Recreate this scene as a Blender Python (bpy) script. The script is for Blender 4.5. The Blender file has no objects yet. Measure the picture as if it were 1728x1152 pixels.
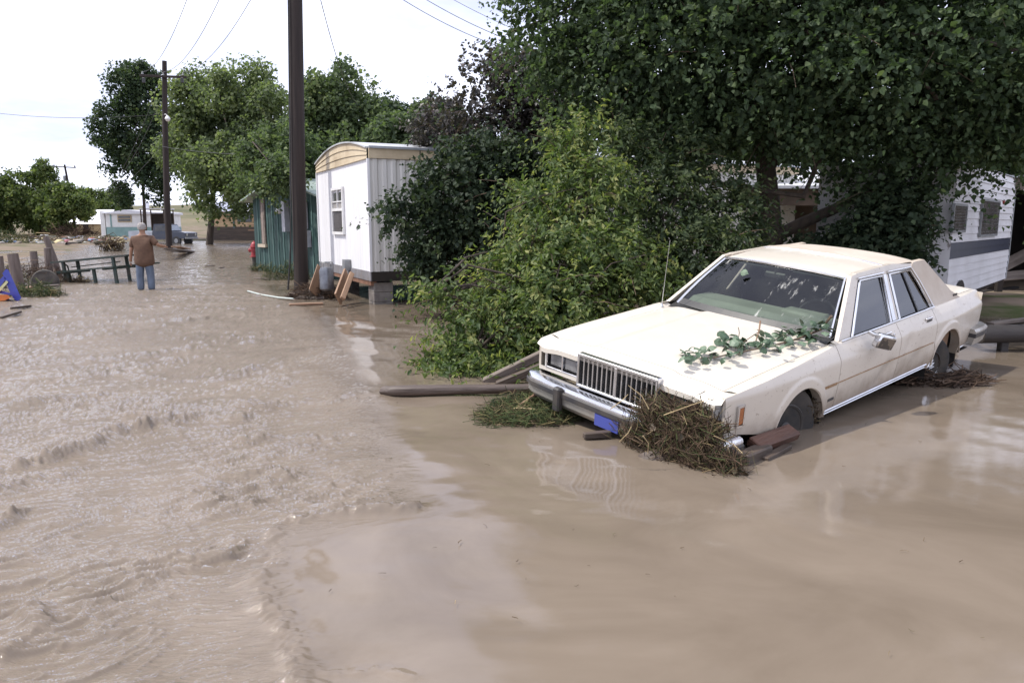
import bpy, math, random
import numpy as np
from mathutils import Vector, Matrix
random.seed(7)
R = math.radians
scene = bpy.context.scene
col = scene.collection

# ---------------------------------------------------------------- camera
FPX, HOR, CAMZ = 1250.0, 378.0, 1.6
PITCH = math.atan((576.0 - HOR) / FPX)
cam_d = bpy.data.cameras.new('camera'); cam = bpy.data.objects.new('camera', cam_d); col.objects.link(cam)
cam_d.sensor_width = 36.0; cam_d.lens = 36.0 * FPX / 1728.0; cam_d.clip_start = 0.05; cam_d.clip_end = 6000
cam.location = (0, 0, CAMZ); cam.rotation_euler = (math.pi / 2 - PITCH, 0, 0)
scene.camera = cam

# ---------------------------------------------------------------- sky, sun, exposure
SUN_EL = R(57); SUN_DIR = Vector((-1.0, -0.06, 0)).normalized() * math.cos(SUN_EL) + Vector((0, 0, math.sin(SUN_EL)))
world = bpy.data.worlds.new('World'); scene.world = world; world.use_nodes = True
wn, wl = world.node_tree.nodes, world.node_tree.links
for n in list(wn): wn.remove(n)
w_out = wn.new('ShaderNodeOutputWorld'); w_bg = wn.new('ShaderNodeBackground'); w_bg.inputs['Strength'].default_value = 0.15
w_sky = wn.new('ShaderNodeTexSky'); w_sky.sky_type = 'NISHITA'; w_sky.sun_disc = False
w_sky.sun_elevation = SUN_EL; w_sky.sun_rotation = math.atan2(SUN_DIR.x, SUN_DIR.y)
w_sky.air_density = 1.0; w_sky.dust_density = 1.5; w_sky.ozone_density = 1.0
w_tc = wn.new('ShaderNodeTexCoord'); w_map = wn.new('ShaderNodeMapping'); w_map.inputs['Scale'].default_value = (1.2, 1.2, 4.5)
w_no = wn.new('ShaderNodeTexNoise'); w_no.inputs['Scale'].default_value = 2.2; w_no.inputs['Detail'].default_value = 6; w_no.inputs['Roughness'].default_value = 0.55
w_ra = wn.new('ShaderNodeValToRGB'); w_ra.color_ramp.elements[0].position = 0.30; w_ra.color_ramp.elements[0].color = (.80, .80, .80, 1)
w_ra.color_ramp.elements[1].position = 0.62; w_ra.color_ramp.elements[1].color = (1, 1, 1, 1)
w_cl = wn.new('ShaderNodeRGB'); w_cl.outputs[0].default_value = (9.1, 9.5, 11.2, 1)
w_mx = wn.new('ShaderNodeMix'); w_mx.data_type = 'RGBA'
w_c2 = wn.new('ShaderNodeValToRGB'); w_c2.color_ramp.elements[0].position = .36; w_c2.color_ramp.elements[0].color = (.66, .67, .77, 1); w_c2.color_ramp.elements[1].position = .58; w_c2.color_ramp.elements[1].color = (1, 1, 1, 1)
w_cm = wn.new('ShaderNodeMix'); w_cm.data_type = 'RGBA'; w_cm.blend_type = 'MULTIPLY'; w_cm.inputs['Factor'].default_value = 1
wl.new(w_no.outputs['Fac'], w_c2.inputs['Fac']); wl.new(w_cl.outputs[0], w_cm.inputs['A']); wl.new(w_c2.outputs['Color'], w_cm.inputs['B'])
wl.new(w_tc.outputs['Generated'], w_map.inputs['Vector']); wl.new(w_map.outputs[0], w_no.inputs['Vector'])
wl.new(w_no.outputs['Fac'], w_ra.inputs['Fac']); wl.new(w_ra.outputs['Color'], w_mx.inputs['Factor'])
wl.new(w_sky.outputs[0], w_mx.inputs['A']); wl.new(w_cm.outputs['Result'], w_mx.inputs['B'])
wl.new(w_mx.outputs['Result'], w_bg.inputs['Color']); wl.new(w_bg.outputs[0], w_out.inputs[0])
sun_d = bpy.data.lights.new('sun', 'SUN'); sun = bpy.data.objects.new('sun', sun_d); col.objects.link(sun)
sun_d.energy = 4.1; sun_d.angle = R(0.6); sun_d.color = (1.0, 0.955, 0.88)
sun.rotation_euler = (-SUN_DIR).to_track_quat('-Z', 'Y').to_euler(); sun.location = (-20, 5, 30)
scene.view_settings.view_transform = 'Standard'; scene.view_settings.look = 'None'
scene.view_settings.exposure = 0.08; scene.view_settings.gamma = 1.0; scene.view_settings.use_curve_mapping = False
scene.cycles.max_bounces = 7; scene.cycles.diffuse_bounces = 3; scene.cycles.glossy_bounces = 4
scene.cycles.transmission_bounces = 4; scene.cycles.transparent_max_bounces = 8; scene.cycles.caustics_reflective = False; scene.cycles.caustics_refractive = False

# ---------------------------------------------------------------- helpers
CF = Vector((0, math.cos(PITCH), -math.sin(PITCH))); CU = Vector((0, math.sin(PITCH), math.cos(PITCH))); CO = Vector((0, 0, CAMZ))
def ray(px, py): return (Vector((1, 0, 0)) * ((px - 864) / FPX) + CF + CU * ((576 - py) / FPX))
def gp(px, py, z=0.0):
    d = ray(px, py); return CO + d * ((z - CAMZ) / d.z)
def at(px, py, Y):
    d = ray(px, py); return CO + d * (Y / d.y)
def on_plane(px, py, p, n):
    d = ray(px, py); return CO + d * ((Vector(p) - CO).dot(Vector(n)) / d.dot(Vector(n)))

def tag(o, label=None, cat=None, group=None, kind=None):
    if label: o['label'] = label
    if cat: o['category'] = cat
    if group: o['group'] = group
    if kind: o['kind'] = kind
    return o
def empty(name, loc=(0, 0, 0), rz=0.0, parent=None):
    o = bpy.data.objects.new(name, None); col.objects.link(o); o.location = loc; o.rotation_euler = (0, 0, rz); o.empty_display_size = 0.1
    if parent: o.parent = parent
    return o
def link(name, me, m=None, parent=None):
    o = bpy.data.objects.new(name, me); col.objects.link(o)
    if m is not None and not me.materials: me.materials.append(m)
    if parent: o.parent = parent
    return o
def np_mesh(name, V, F, smooth=False):
    """V (n,3); F (m,k) of constant k"""
    me = bpy.data.meshes.new(name); V = np.asarray(V, dtype=np.float32); F = np.asarray(F, dtype=np.int32)
    me.vertices.add(len(V)); me.vertices.foreach_set('co', V.ravel())
    k = F.shape[1]; me.loops.add(F.size); me.loops.foreach_set('vertex_index', F.ravel())
    me.polygons.add(len(F)); me.polygons.foreach_set('loop_start', np.arange(0, F.size, k, dtype=np.int32))
    me.polygons.foreach_set('loop_total', np.full(len(F), k, dtype=np.int32))
    if smooth: me.polygons.foreach_set('use_smooth', np.ones(len(F), dtype=bool))
    me.update(calc_edges=True); return me

class MB:
    def __init__(s): s.v = []; s.f = []
    def add(s, V, F):
        b = len(s.v); s.v += [tuple(p) for p in V]; s.f += [tuple(b + i for i in q) for q in F]; return s
    def box(s, c, d, rot=None, bev=0.0):
        hx, hy, hz = d[0] / 2, d[1] / 2, d[2] / 2; c = Vector(c)
        M = rot if rot is not None else Matrix.Identity(3)
        if bev <= 0:
            V = [c + M @ Vector((x * hx, y * hy, z * hz)) for z in (-1, 1) for y in (-1, 1) for x in (-1, 1)]
            return s.add(V, [(0, 2, 3, 1), (4, 5, 7, 6), (0, 1, 5, 4), (2, 6, 7, 3), (0, 4, 6, 2), (1, 3, 7, 5)])
        b = min(bev, hx * .9, hy * .9, hz * .9); V = []; idx = {}
        for z in (-1, 1):
            for y in (-1, 1):
                for x in (-1, 1):
                    for a in range(3):
                        q = [x * hx, y * hy, z * hz]
                        for k in range(3):
                            if k != a: q[k] -= (x, y, z)[k] * b
                        idx[(x, y, z, a)] = len(V); V.append(c + M @ Vector(q))
        F = []
        for a in range(3):
            o1, o2 = [(1, 2), (2, 0), (0, 1)][a]
            for sgn in (-1, 1):
                def k(p, q):
                    t = [0, 0, 0]; t[a] = sgn; t[o1] = p; t[o2] = q; return idx[(t[0], t[1], t[2], a)]
                r = [k(-1, -1), k(1, -1), k(1, 1), k(-1, 1)]; F.append(r if sgn > 0 else r[::-1])
        for a in range(3):
            o1, o2 = [(1, 2), (2, 0), (0, 1)][a]
            for p in (-1, 1):
                for q in (-1, 1):
                    def k(sg, ax):
                        t = [0, 0, 0]; t[a] = sg; t[o1] = p; t[o2] = q; return idx[(t[0], t[1], t[2], ax)]
                    r = [k(-1, o1), k(1, o1), k(1, o2), k(-1, o2)]; F.append(r if p * q > 0 else r[::-1])
        for x in (-1, 1):
            for y in (-1, 1):
                for z in (-1, 1):
                    r = [idx[(x, y, z, 0)], idx[(x, y, z, 1)], idx[(x, y, z, 2)]]; F.append(r if x * y * z > 0 else r[::-1])
        return s.add(V, F)
    def tube(s, P, rad, n=8, cap=True):
        P = [Vector(p) for p in P]; rad = rad if isinstance(rad, (list, tuple)) else [rad] * len(P)
        V = []; up = None
        for i, p in enumerate(P):
            t = (P[min(i + 1, len(P) - 1)] - P[max(i - 1, 0)])
            if t.length < 1e-9: t = Vector((0, 0, 1))
            t.normalize()
            if up is None: up = Vector((0, 0, 1)) if abs(t.z) < .9 else Vector((1, 0, 0))
            a = t.cross(up).normalized(); b = a.cross(t).normalized(); up = b
            for k in range(n):
                th = 2 * math.pi * k / n; V.append(p + (a * math.cos(th) + b * math.sin(th)) * rad[i])
        F = []
        for i in range(len(P) - 1):
            for k in range(n):
                k2 = (k + 1) % n; F.append((i * n + k, i * n + k2, (i + 1) * n + k2, (i + 1) * n + k))
        if cap: F.append(tuple(range(n - 1, -1, -1))); F.append(tuple(range((len(P) - 1) * n, len(P) * n)))
        return s.add(V, F)
    def lathe(s, prof, n=16, org=(0, 0, 0), M=None):
        M = M or Matrix.Identity(3); o = Vector(org); V = []; F = []
        for r, z in prof:
            for k in range(n):
                th = 2 * math.pi * k / n; V.append(o + M @ Vector((r * math.cos(th), r * math.sin(th), z)))
        for i in range(len(prof) - 1):
            for k in range(n):
                k2 = (k + 1) % n; F.append((i * n + k, i * n + k2, (i + 1) * n + k2, (i + 1) * n + k))
        F.append(tuple(range(n - 1, -1, -1))); F.append(tuple(range((len(prof) - 1) * n, len(prof) * n)))
        return s.add(V, F)
    def grid(s, fn, us, vs):
        V = [fn(u, v) for u in us for v in vs]; m = len(vs)
        return s.add(V, [(i * m + j, (i + 1) * m + j, (i + 1) * m + j + 1, i * m + j + 1) for i in range(len(us) - 1) for j in range(m - 1)])
    def prism(s, poly, fn0, fn1):
        n = len(poly); V = [fn0(*p) for p in poly] + [fn1(*p) for p in poly]
        return s.add(V, [tuple(range(n)), tuple(range(2 * n - 1, n - 1, -1))] + [(i, i + n, (i + 1) % n + n, (i + 1) % n) for i in range(n)])
    def build(s, name, m, parent=None, smooth=False, fix=True):
        me = bpy.data.meshes.new(name); me.from_pydata([tuple(p) for p in s.v], [], s.f)
        if fix:
            import bmesh
            bm = bmesh.new(); bm.from_mesh(me); bmesh.ops.recalc_face_normals(bm, faces=bm.faces); bm.to_mesh(me); bm.free()
        if smooth:
            for p in me.polygons: p.use_smooth = True
            try: me.set_sharp_from_angle(angle=R(38))
            except Exception: pass
        me.update(); return link(name, me, m, parent)
def rotz(a): return Matrix.Rotation(a, 3, 'Z')
def frame(ex, ez=(0, 0, 1)):
    ex = Vector(ex).normalized(); ez = Vector(ez); ey = ez.cross(ex).normalized(); ez = ex.cross(ey).normalized()
    return Matrix((ex, ey, ez)).transposed()
def lin(a, b, n): return [a + (b - a) * i / (n - 1) for i in range(n)]
def sstep(a, b, x):
    t = np.clip((x - a) / (b - a), 0, 1); return t * t * (3 - 2 * t)
def interp(x, pts): return float(np.interp(x, [p[0] for p in pts], [p[1] for p in pts]))

def gnoise(x, y, seed=0):
    xi = np.floor(x).astype(np.int64); yi = np.floor(y).astype(np.int64); xf = x - xi; yf = y - yi
    def g(ix, iy, dx, dy):
        h = (ix * 374761393 + iy * 668265263 + seed * 974634777) & 0xffffffff
        h = ((h ^ (h >> 13)) * 1274126177) & 0xffffffff; h = h ^ (h >> 16)
        a = (h & 0xffff).astype(np.float64) * (2 * math.pi / 65536); return np.cos(a) * dx + np.sin(a) * dy
    u = xf ** 3 * (xf * (xf * 6 - 15) + 10); v = yf ** 3 * (yf * (yf * 6 - 15) + 10)
    a = g(xi, yi, xf, yf); b = g(xi + 1, yi, xf - 1, yf); c = g(xi, yi + 1, xf, yf - 1); d = g(xi + 1, yi + 1, xf - 1, yf - 1)
    return (a + (b - a) * u) * (1 - v) + (c + (d - c) * u) * v
def fbm(x, y, seed=0, oct=4, gain=.5):
    s = 0; a = 1
    for o in range(oct): s = s + a * gnoise(x * 2 ** o, y * 2 ** o, seed + o * 17); a *= gain
    return s

# ---------------------------------------------------------------- materials
_mats = {}
def material(name, c1, c2=None, scale=6.0, rough=.6, metal=0.0, spec=.5, bump=0.0, bscale=None, stretch=(1, 1, 1), detail=5, lo=.35, hi=.65, rough2=None,
             coords='Object', coat=0.0, dirt=None):
    if name in _mats: return _mats[name]
    m = bpy.data.materials.new(name); m.use_nodes = True; nt = m.node_tree; N, L = nt.nodes, nt.links
    b = N['Principled BSDF']; b.inputs['Roughness'].default_value = rough; b.inputs['Metallic'].default_value = metal
    b.inputs['Specular IOR Level'].default_value = spec; b.inputs['Coat Weight'].default_value = coat; b.inputs['Coat Roughness'].default_value = .08
    tc = N.new('ShaderNodeTexCoord'); mp = N.new('ShaderNodeMapping'); mp.inputs['Scale'].default_value = stretch
    L.new(tc.outputs[coords], mp.inputs['Vector'])
    no = N.new('ShaderNodeTexNoise'); no.inputs['Scale'].default_value = scale; no.inputs['Detail'].default_value = detail; no.inputs['Roughness'].default_value = .6
    L.new(mp.outputs[0], no.inputs['Vector'])
    mr = N.new('ShaderNodeMapRange'); mr.inputs['From Min'].default_value = lo; mr.inputs['From Max'].default_value = hi; L.new(no.outputs['Fac'], mr.inputs['Value'])
    mx = N.new('ShaderNodeMix'); mx.data_type = 'RGBA'; c2 = c2 or tuple(.82 * c for c in c1)
    mx.inputs['A'].default_value = (*c1, 1); mx.inputs['B'].default_value = (*c2, 1); L.new(mr.outputs[0], mx.inputs['Factor'])
    out = mx.outputs['Result']
    if dirt:  # (colour, scale, threshold, softness) blotches of mud with a shape of their own
        dn = N.new('ShaderNodeTexNoise'); dn.inputs['Scale'].default_value = dirt[1]; dn.inputs['Detail'].default_value = 9; dn.inputs['Roughness'].default_value = .68
        L.new(tc.outputs[coords], dn.inputs['Vector'])
        dr = N.new('ShaderNodeMapRange'); dr.inputs['From Min'].default_value = dirt[2]; dr.inputs['From Max'].default_value = dirt[2] + dirt[3]; dr.inputs['To Max'].default_value = dirt[4] if len(dirt) > 4 else 1.0
        L.new(dn.outputs['Fac'], dr.inputs['Value'])
        dm = N.new('ShaderNodeMix'); dm.data_type = 'RGBA'; dm.inputs['B'].default_value = (*dirt[0], 1)
        L.new(dr.outputs[0], dm.inputs['Factor']); L.new(out, dm.inputs['A']); out = dm.outputs['Result']
    L.new(out, b.inputs['Base Color'])
    if rough2 is not None:
        rr = N.new('ShaderNodeMapRange'); rr.inputs['To Min'].default_value = rough; rr.inputs['To Max'].default_value = rough2; L.new(mr.outputs[0], rr.inputs['Value']); L.new(rr.outputs[0], b.inputs['Roughness'])
    if bump:
        bn = N.new('ShaderNodeTexNoise'); bn.inputs['Scale'].default_value = bscale or scale * 4; bn.inputs['Detail'].default_value = 6; L.new(mp.outputs[0], bn.inputs['Vector'])
        bp = N.new('ShaderNodeBump'); bp.inputs['Strength'].default_value = bump; bp.inputs['Distance'].default_value = .02; L.new(bn.outputs['Fac'], bp.inputs['Height']); L.new(bp.outputs[0], b.inputs['Normal'])
    _mats[name] = m; return m

def leaf_material(name, dark, mid, light, trans=.35, rough=.42, spec=.45):
    m = bpy.data.materials.new(name); m.use_nodes = True; nt = m.node_tree; N, L = nt.nodes, nt.links
    b = N['Principled BSDF']; b.inputs['Roughness'].default_value = rough; b.inputs['Specular IOR Level'].default_value = spec
    a = N.new('ShaderNodeAttribute'); a.attribute_name = 'tint'
    r = N.new('ShaderNodeValToRGB'); e = r.color_ramp.elements; e[0].color = (*dark, 1); e[1].color = (*light, 1); e[0].position = .1; e[1].position = .95
    k = e.new(.55); k.color = (*mid, 1); L.new(a.outputs['Fac'], r.inputs['Fac']); L.new(r.outputs['Color'], b.inputs['Base Color'])
    t = N.new('ShaderNodeBsdfTranslucent'); g = N.new('ShaderNodeMix'); g.data_type = 'RGBA'; g.blend_type = 'MULTIPLY'; g.inputs['Factor'].default_value = 1
    g.inputs['B'].default_value = (1.3, 1.45, .75, 1); L.new(r.outputs['Color'], g.inputs['A']); L.new(g.outputs['Result'], t.inputs['Color'])
    s = N.new('ShaderNodeMixShader'); s.inputs[0].default_value = trans; L.new(b.outputs[0], s.inputs[1]); L.new(t.outputs[0], s.inputs[2])
    L.new(s.outputs[0], N['Material Output'].inputs['Surface']); return m

M_bark = material('bark', (.09, .068, .05), (.04, .03, .024), scale=5, rough=.9, bump=.8, bscale=14, stretch=(1, 1, .25))
M_twig = material('twig', (.16, .11, .07), (.07, .05, .035), scale=20, rough=.85)
M_pole = material('pole_wood', (.034, .023, .019), (.018, .012, .010), scale=9, rough=.85, bump=.6, bscale=30, stretch=(1, 1, .06))
M_grey_wood = material('weathered_wood', (.22, .18, .15), (.11, .085, .07), scale=7, rough=.85, bump=.5, bscale=40, stretch=(.15, 1, 1))
M_dark_wood = material('wet_dark_wood', (.10, .07, .05), (.045, .032, .024), scale=7, rough=.6, bump=.5, bscale=40, stretch=(.15, 1, 1))
M_raw_wood = material('raw_wood', (.36, .225, .14), (.22, .13, .08), scale=6, rough=.7, bump=.3, bscale=40, stretch=(.15, 1, 1))
M_white = material('white_paint', (.78, .77, .76), (.66, .65, .63), scale=2, rough=.5, dirt=((.42, .36, .30), 1.6, .60, .2, .5))
M_black = material('black_plastic', (.02, .02, .021), (.035, .033, .03), scale=8, rough=.45)
M_dark_void = material('dark_part_and_shade', (.022, .018, .015), (.04, .03, .025), scale=3, rough=.95)  # near black, also stands in for shade in openings and under floors
M_metal_grey = material('grey_metal', (.30, .31, .32), (.22, .22, .22), scale=5, rough=.45, metal=.4)
# ---------------------------------------------------------------- ground
def ground_h(x, y):
    n = fbm(x * .12, y * .12, 3, 4) * .25 + fbm(x * .6, y * .6, 9, 3) * .06
    h = np.full_like(x, -.45)
    far = sstep(58, 78, y + 14 * fbm(x * .03, y * .03, 5, 3))
    h = h + far * (.60 + .25 * sstep(90, 300, y))
    verge = sstep(0, 3.5, -(x + 10.6 + (y - 13) * .40) + 1.5 * fbm(x * .15, y * .15, 8, 3)) * sstep(8, 15, y)
    h = np.maximum(h, -.45 + verge * .50)
    yard = sstep(0, 3.0, (x - 5.0) * .7 + (y - 11.5) * .8 - 1.2 + 1.3 * fbm(x * .3, y * .3, 12, 3)) * sstep(1.0, 3.0, x)
    h = np.maximum(h, -.45 + yard * .52)
    back = sstep(26, 34, y + 3 * fbm(x * .1, y * .1, 15, 3)) * sstep(-4, 2, x)
    h = np.maximum(h, -.45 + back * .6)
    return h + n * np.clip((h + .5) * 1.2, .15, .6)
ys = np.concatenate([np.linspace(-6, 8, 20), np.geomspace(8.3, 2500, 220)])
xr = np.concatenate([-np.geomspace(1500, 16, 45), np.linspace(-15.5, 15.5, 110), np.geomspace(16, 1500, 45)])
gx, gy = np.meshgrid(xr, ys); gz = ground_h(gx, gy)
def grid_faces(nr, nc):
    i = np.arange(nr - 1)[:, None] * nc + np.arange(nc - 1)[None]; return np.stack([i, i + 1, i + nc + 1, i + nc], -1).reshape(-1, 4)
M_ground = material('mud_ground', (.20, .155, .115), (.07, .085, .03), scale=.35, rough=.9, bump=.7, bscale=3, detail=9, lo=.5, hi=.62, spec=.08)
ground = link('ground', np_mesh('ground', np.stack([gx, gy, gz], -1).reshape(-1, 3), grid_faces(*gx.shape), True), M_ground); tag(ground, 'wet brown mud bank with patches of grass', kind='structure')

# far hills
def hill_mesh():
    th = np.linspace(R(-75), R(75), 160); rr = np.linspace(480, 1500, 14); T, Q = np.meshgrid(th, rr)
    prof = np.sin(np.clip((Q - 480) / 500, 0, 1) * math.pi / 2) ** 1.5
    z = -2 + prof * (30 + 16 * fbm(T * 4 + 3.3, Q * .002, 21, 4) + 4 * fbm(T * 30, Q * .01, 22, 3))
    return np_mesh('hill', np.stack([np.sin(T) * Q, np.cos(T) * Q, z], -1).reshape(-1, 3), grid_faces(*T.shape), True)
tag(link('hill', hill_mesh(), material('hill_scrub', (.20, .17, .115), (.10, .105, .06), scale=.02, rough=.95, detail=10, spec=.05)), 'low dry scrub hill beyond the trees', kind='structure')

# ---------------------------------------------------------------- flood water
def polyworld(pts): return np.array([(lambda q: (q.x, q.y))(gp(a, b)) for a, b in pts])
BND = polyworld([(430, 478), (520, 520), (560, 560), (590, 610), (640, 690), (655, 760), (700, 858), (600, 885), (475, 905), (430, 985), (445, 1050), (505, 1125), (540, 1200)])
RIDGES = [([(-60, 815), (0, 800), (60, 788), (150, 762), (200, 736), (262, 724), (330, 713), (400, 708)], .05, .075),
          ([(0, 835), (60, 812), (110, 800)], .028, .055), ([(55, 683), (100, 679), (150, 672)], .045, .085), ([(-30, 900), (20, 880)], .035, .05),
          ([(410, 690), (450, 688), (510, 680)], .03, .06), ([(415, 748), (470, 742), (550, 746)], .035, .05), ([(375, 808), (430, 804), (495, 812)], .035, .05),
          ([(520, 880), (600, 868), (690, 860)], .032, .045), ([(468, 905), (425, 985), (436, 1045), (500, 1110), (530, 1170)], .019, .05),
          ([(230, 962), (290, 948), (380, 938)], .018, .03), ([(10, 1118), (60, 1078), (75, 1040)], .03, .04), ([(120, 1045), (200, 1015), (270, 985)], .018, .03),
          ([(150, 610), (260, 600), (340, 585)], .03, .09), ([(20, 585), (110, 575), (180, 565)], .03, .09), ([(300, 645), (380, 640), (450, 622)], .03, .07),
          ([(0, 1000), (90, 975), (180, 960)], .02, .03), ([(330, 860), (420, 850), (470, 865)], .02, .035), ([(180, 870), (280, 850), (330, 840)], .015, .03),
          ([(560, 1145), (640, 1120), (700, 1135)], .006, .02), ([(210, 545), (330, 540), (420, 528)], .03, .12), ([(60, 640), (180, 632), (260, 640)], .02, .07)]
def seg_dist(X, Y, P):
    D = np.full(X.shape, 1e9); side = np.zeros(X.shape)
    for (x0, y0), (x1, y1) in zip(P[:-1], P[1:]):
        dx, dy = x1 - x0, y1 - y0; t = np.clip(((X - x0) * dx + (Y - y0) * dy) / (dx * dx + dy * dy), 0, 1)
        qx, qy = X - x0 - t * dx, Y - y0 - t * dy; d = np.hypot(qx, qy); s = np.sign(dx * qy - dy * qx)
        k = d < D; D = np.where(k, d, D); side = np.where(k, s, side)
    return D, side
def water_h(X, Y):
    wx = X + .10 * fbm(X * 1.7, Y * 1.7, 31, 3); wy = Y + .10 * fbm(X * 1.7 + 9, Y * 1.7, 32, 3)
    # boundary between churned flow and the slack side
    o = np.argsort(BND[:, 1]); xb = np.interp(Y, BND[o, 1], BND[o, 0]); D, S = seg_dist(wx, wy, BND)
    sd = np.where(Y > BND[:, 1].max(), xb - X, D * np.where(S < 0, 1, -1))
    far_rough = sstep(9, 16, Y) * .35
    rough = np.maximum(sstep(-.25, .45, sd) , far_rough * sstep(8, 3, np.abs(X + 2)))
    rough = np.where(Y > BND[:, 1].max() - .5, np.maximum(rough * 0, .42), rough)
    A0 = wx * .85 + wy * .53; B0 = -wx * .53 + wy * .85
    patch = sstep(-.22, .42, fbm(A0 * .7, B0 * 1.3, 41, 3)) * .72 + .38
    ca, sa = .85, .53; A = wx * ca + wy * sa; B = -wx * sa + wy * ca
    r1 = 1 - np.abs(fbm(A * 1.4, B * 4.8, 51, 3)) * 2.4; r2 = 1 - np.abs(fbm(A * 2.6, B * 12.0, 61, 4, .55)) * 2.4
    fine = gnoise(A * 10, B * 30, 71) + .6 * gnoise(A * 24, B * 52, 72)
    h = rough * (.012 * fbm(A * .9, B * 1.6, 45, 2) + patch * (.030 * np.clip(r1, 0, 1) ** 3 + .0215 * np.clip(r2, 0, 1) ** 2.2 + .0052 * fine * np.clip(12 / np.maximum(Y, .1), .2, 1)))
    # slack side: long low swell plus little ripples
    calm = 1 - rough; u2 = X * .76 + Y * .65; v2 = -X * .65 + Y * .76
    h = h + calm * ((.0050 + .015 * sstep(2.2, -.2, X - .15 * Y)) * fbm(u2 * 1.7, v2 * .6, 81, 2) + (.0008 + .0042 * sstep(1.6, -.6, X - .1 * Y)) * fbm(X * 2.4, Y * 3.8, 83, 2)
                    + .0004 * gnoise(X * 5, Y * 8, 85))
    for pts, amp, w in RIDGES:
        P = polyworld(pts); lo, hi = P.min(0) - .5, P.max(0) + .5
        k = (X > lo[0]) & (X < hi[0]) & (Y > lo[1]) & (Y < hi[1])
        if not k.any(): continue
        x, y = wx[k], wy[k]; d, s = seg_dist(x, y, P); w2 = np.where(s < 0, w * 1.0, w * 2.0)
        amp = amp * 1.7; w2 = w2 * .9; aa, bb_ = x * .85 + y * .53, -x * .53 + y * .85; lump = np.clip(.65 + .9 * fbm(aa * 3.0, bb_ * 5, 91, 4, .6), .1, 1.4)
        t = np.exp(-(d / w2) ** 2); h[k] += amp * t * lump + .40 * amp * t * fbm(aa * 9, bb_ * 22, 92, 3) + .28 * amp * t * fbm(x * 24, y * 24, 93, 3)
    return h
dv = np.concatenate([np.linspace(.7, 2.3, 40), 1.0 / np.linspace(1 / 2.32, 1 / 90.0, 480) ** 1.0])
dv = np.unique(np.concatenate([dv, np.geomspace(14, 140, 90)])); sv = np.concatenate([np.linspace(-2.2, -.9, 40)[:-1], np.linspace(-.9, .9, 640), np.linspace(.9, 2.2, 40)[1:]])
WX = sv[None] * np.maximum(dv[:, None], 1.6); WY = np.repeat(dv[:, None], len(sv), 1); WZ = water_h(WX, WY)
def water_material():
    m = bpy.data.materials.new('flood_water'); m.use_nodes = True; nt = m.node_tree; N, L = nt.nodes, nt.links
    # turbid water: light scattered back from inside it is soft (normal eased towards the vertical), the skin reflects sharply
    N.remove(N['Principled BSDF']); df = N.new('ShaderNodeBsdfDiffuse'); gl = N.new('ShaderNodeBsdfGlossy'); fr = N.new('ShaderNodeFresnel'); fr.inputs['IOR'].default_value = 1.52
    mixs = N.new('ShaderNodeMixShader'); L.new(fr.outputs[0], mixs.inputs[0]); L.new(df.outputs[0], mixs.inputs[1]); L.new(gl.outputs[0], mixs.inputs[2]); L.new(mixs.outputs[0], N['Material Output'].inputs['Surface'])
    ge = N.new('ShaderNodeNewGeometry'); ea = N.new('ShaderNodeMix'); ea.data_type = 'VECTOR'; ea.inputs['Factor'].default_value = .15; ea.inputs[5].default_value = (0, 0, 1); L.new(ge.outputs['Normal'], ea.inputs[4])
    nz = N.new('ShaderNodeVectorMath'); nz.operation = 'NORMALIZE'; L.new(ea.outputs[1], nz.inputs[0]); L.new(nz.outputs[0], df.inputs['Normal'])
    tc = N.new('ShaderNodeTexCoord')
    n1 = N.new('ShaderNodeTexNoise'); n1.inputs['Scale'].default_value = .9; n1.inputs['Detail'].default_value = 8; n1.inputs['Roughness'].default_value = .6; n1.inputs['Distortion'].default_value = 1.2
    L.new(tc.outputs['Object'], n1.inputs['Vector'])
    r = N.new('ShaderNodeValToRGB'); e = r.color_ramp.elements; e[0].position = .33; e[0].color = (.164, .129, .096, 1); e[1].position = .68; e[1].color = (.220, .176, .134, 1)
    L.new(n1.outputs['Fac'], r.inputs['Fac']); L.new(r.outputs['Color'], df.inputs['Color'])
    at_ = N.new('ShaderNodeAttribute'); at_.attribute_name = 'rough'
    mr = N.new('ShaderNodeMapRange'); mr.inputs['To Min'].default_value = .04; mr.inputs['To Max'].default_value = .08; L.new(at_.outputs['Fac'], mr.inputs['Value']); L.new(mr.outputs[0], gl.inputs['Roughness'])
    mp = N.new('ShaderNodeMapping'); mp.inputs['Rotation'].default_value = (0, 0, R(-30)); mp.inputs['Scale'].default_value = (6, 26, 1); L.new(tc.outputs['Object'], mp.inputs['Vector'])
    n2 = N.new('ShaderNodeTexNoise'); n2.inputs['Scale'].default_value = 1.6; n2.inputs['Detail'].default_value = 5; n2.inputs['Roughness'].default_value = .62; L.new(mp.outputs[0], n2.inputs['Vector'])
    ms = N.new('ShaderNodeMapRange'); ms.inputs['To Min'].default_value = .02; ms.inputs['To Max'].default_value = 1.0; L.new(at_.outputs['Fac'], ms.inputs['Value'])
    bp = N.new('ShaderNodeBump'); bp.inputs['Distance'].default_value = .03; L.new(n2.outputs['Fac'], bp.inputs['Height']); L.new(ms.outputs[0], bp.inputs['Strength']); L.new(bp.outputs[0], gl.inputs['Normal']); L.new(bp.outputs[0], fr.inputs['Normal'])
    return m
wme = np_mesh('water', np.stack([WX, WY, WZ], -1).reshape(-1, 3), grid_faces(*WX.shape), True)
def water_rough(X, Y):
    o = np.argsort(BND[:, 1]); xb = np.interp(Y, BND[o, 1], BND[o, 0]); D, S = seg_dist(X, Y, BND)
    sd = np.where(Y > BND[:, 1].max(), xb - X, D * np.where(S < 0, 1, -1)); r = sstep(-.2, .4, sd)
    return np.where(Y > BND[:, 1].max() - .5, .45, r)
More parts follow.
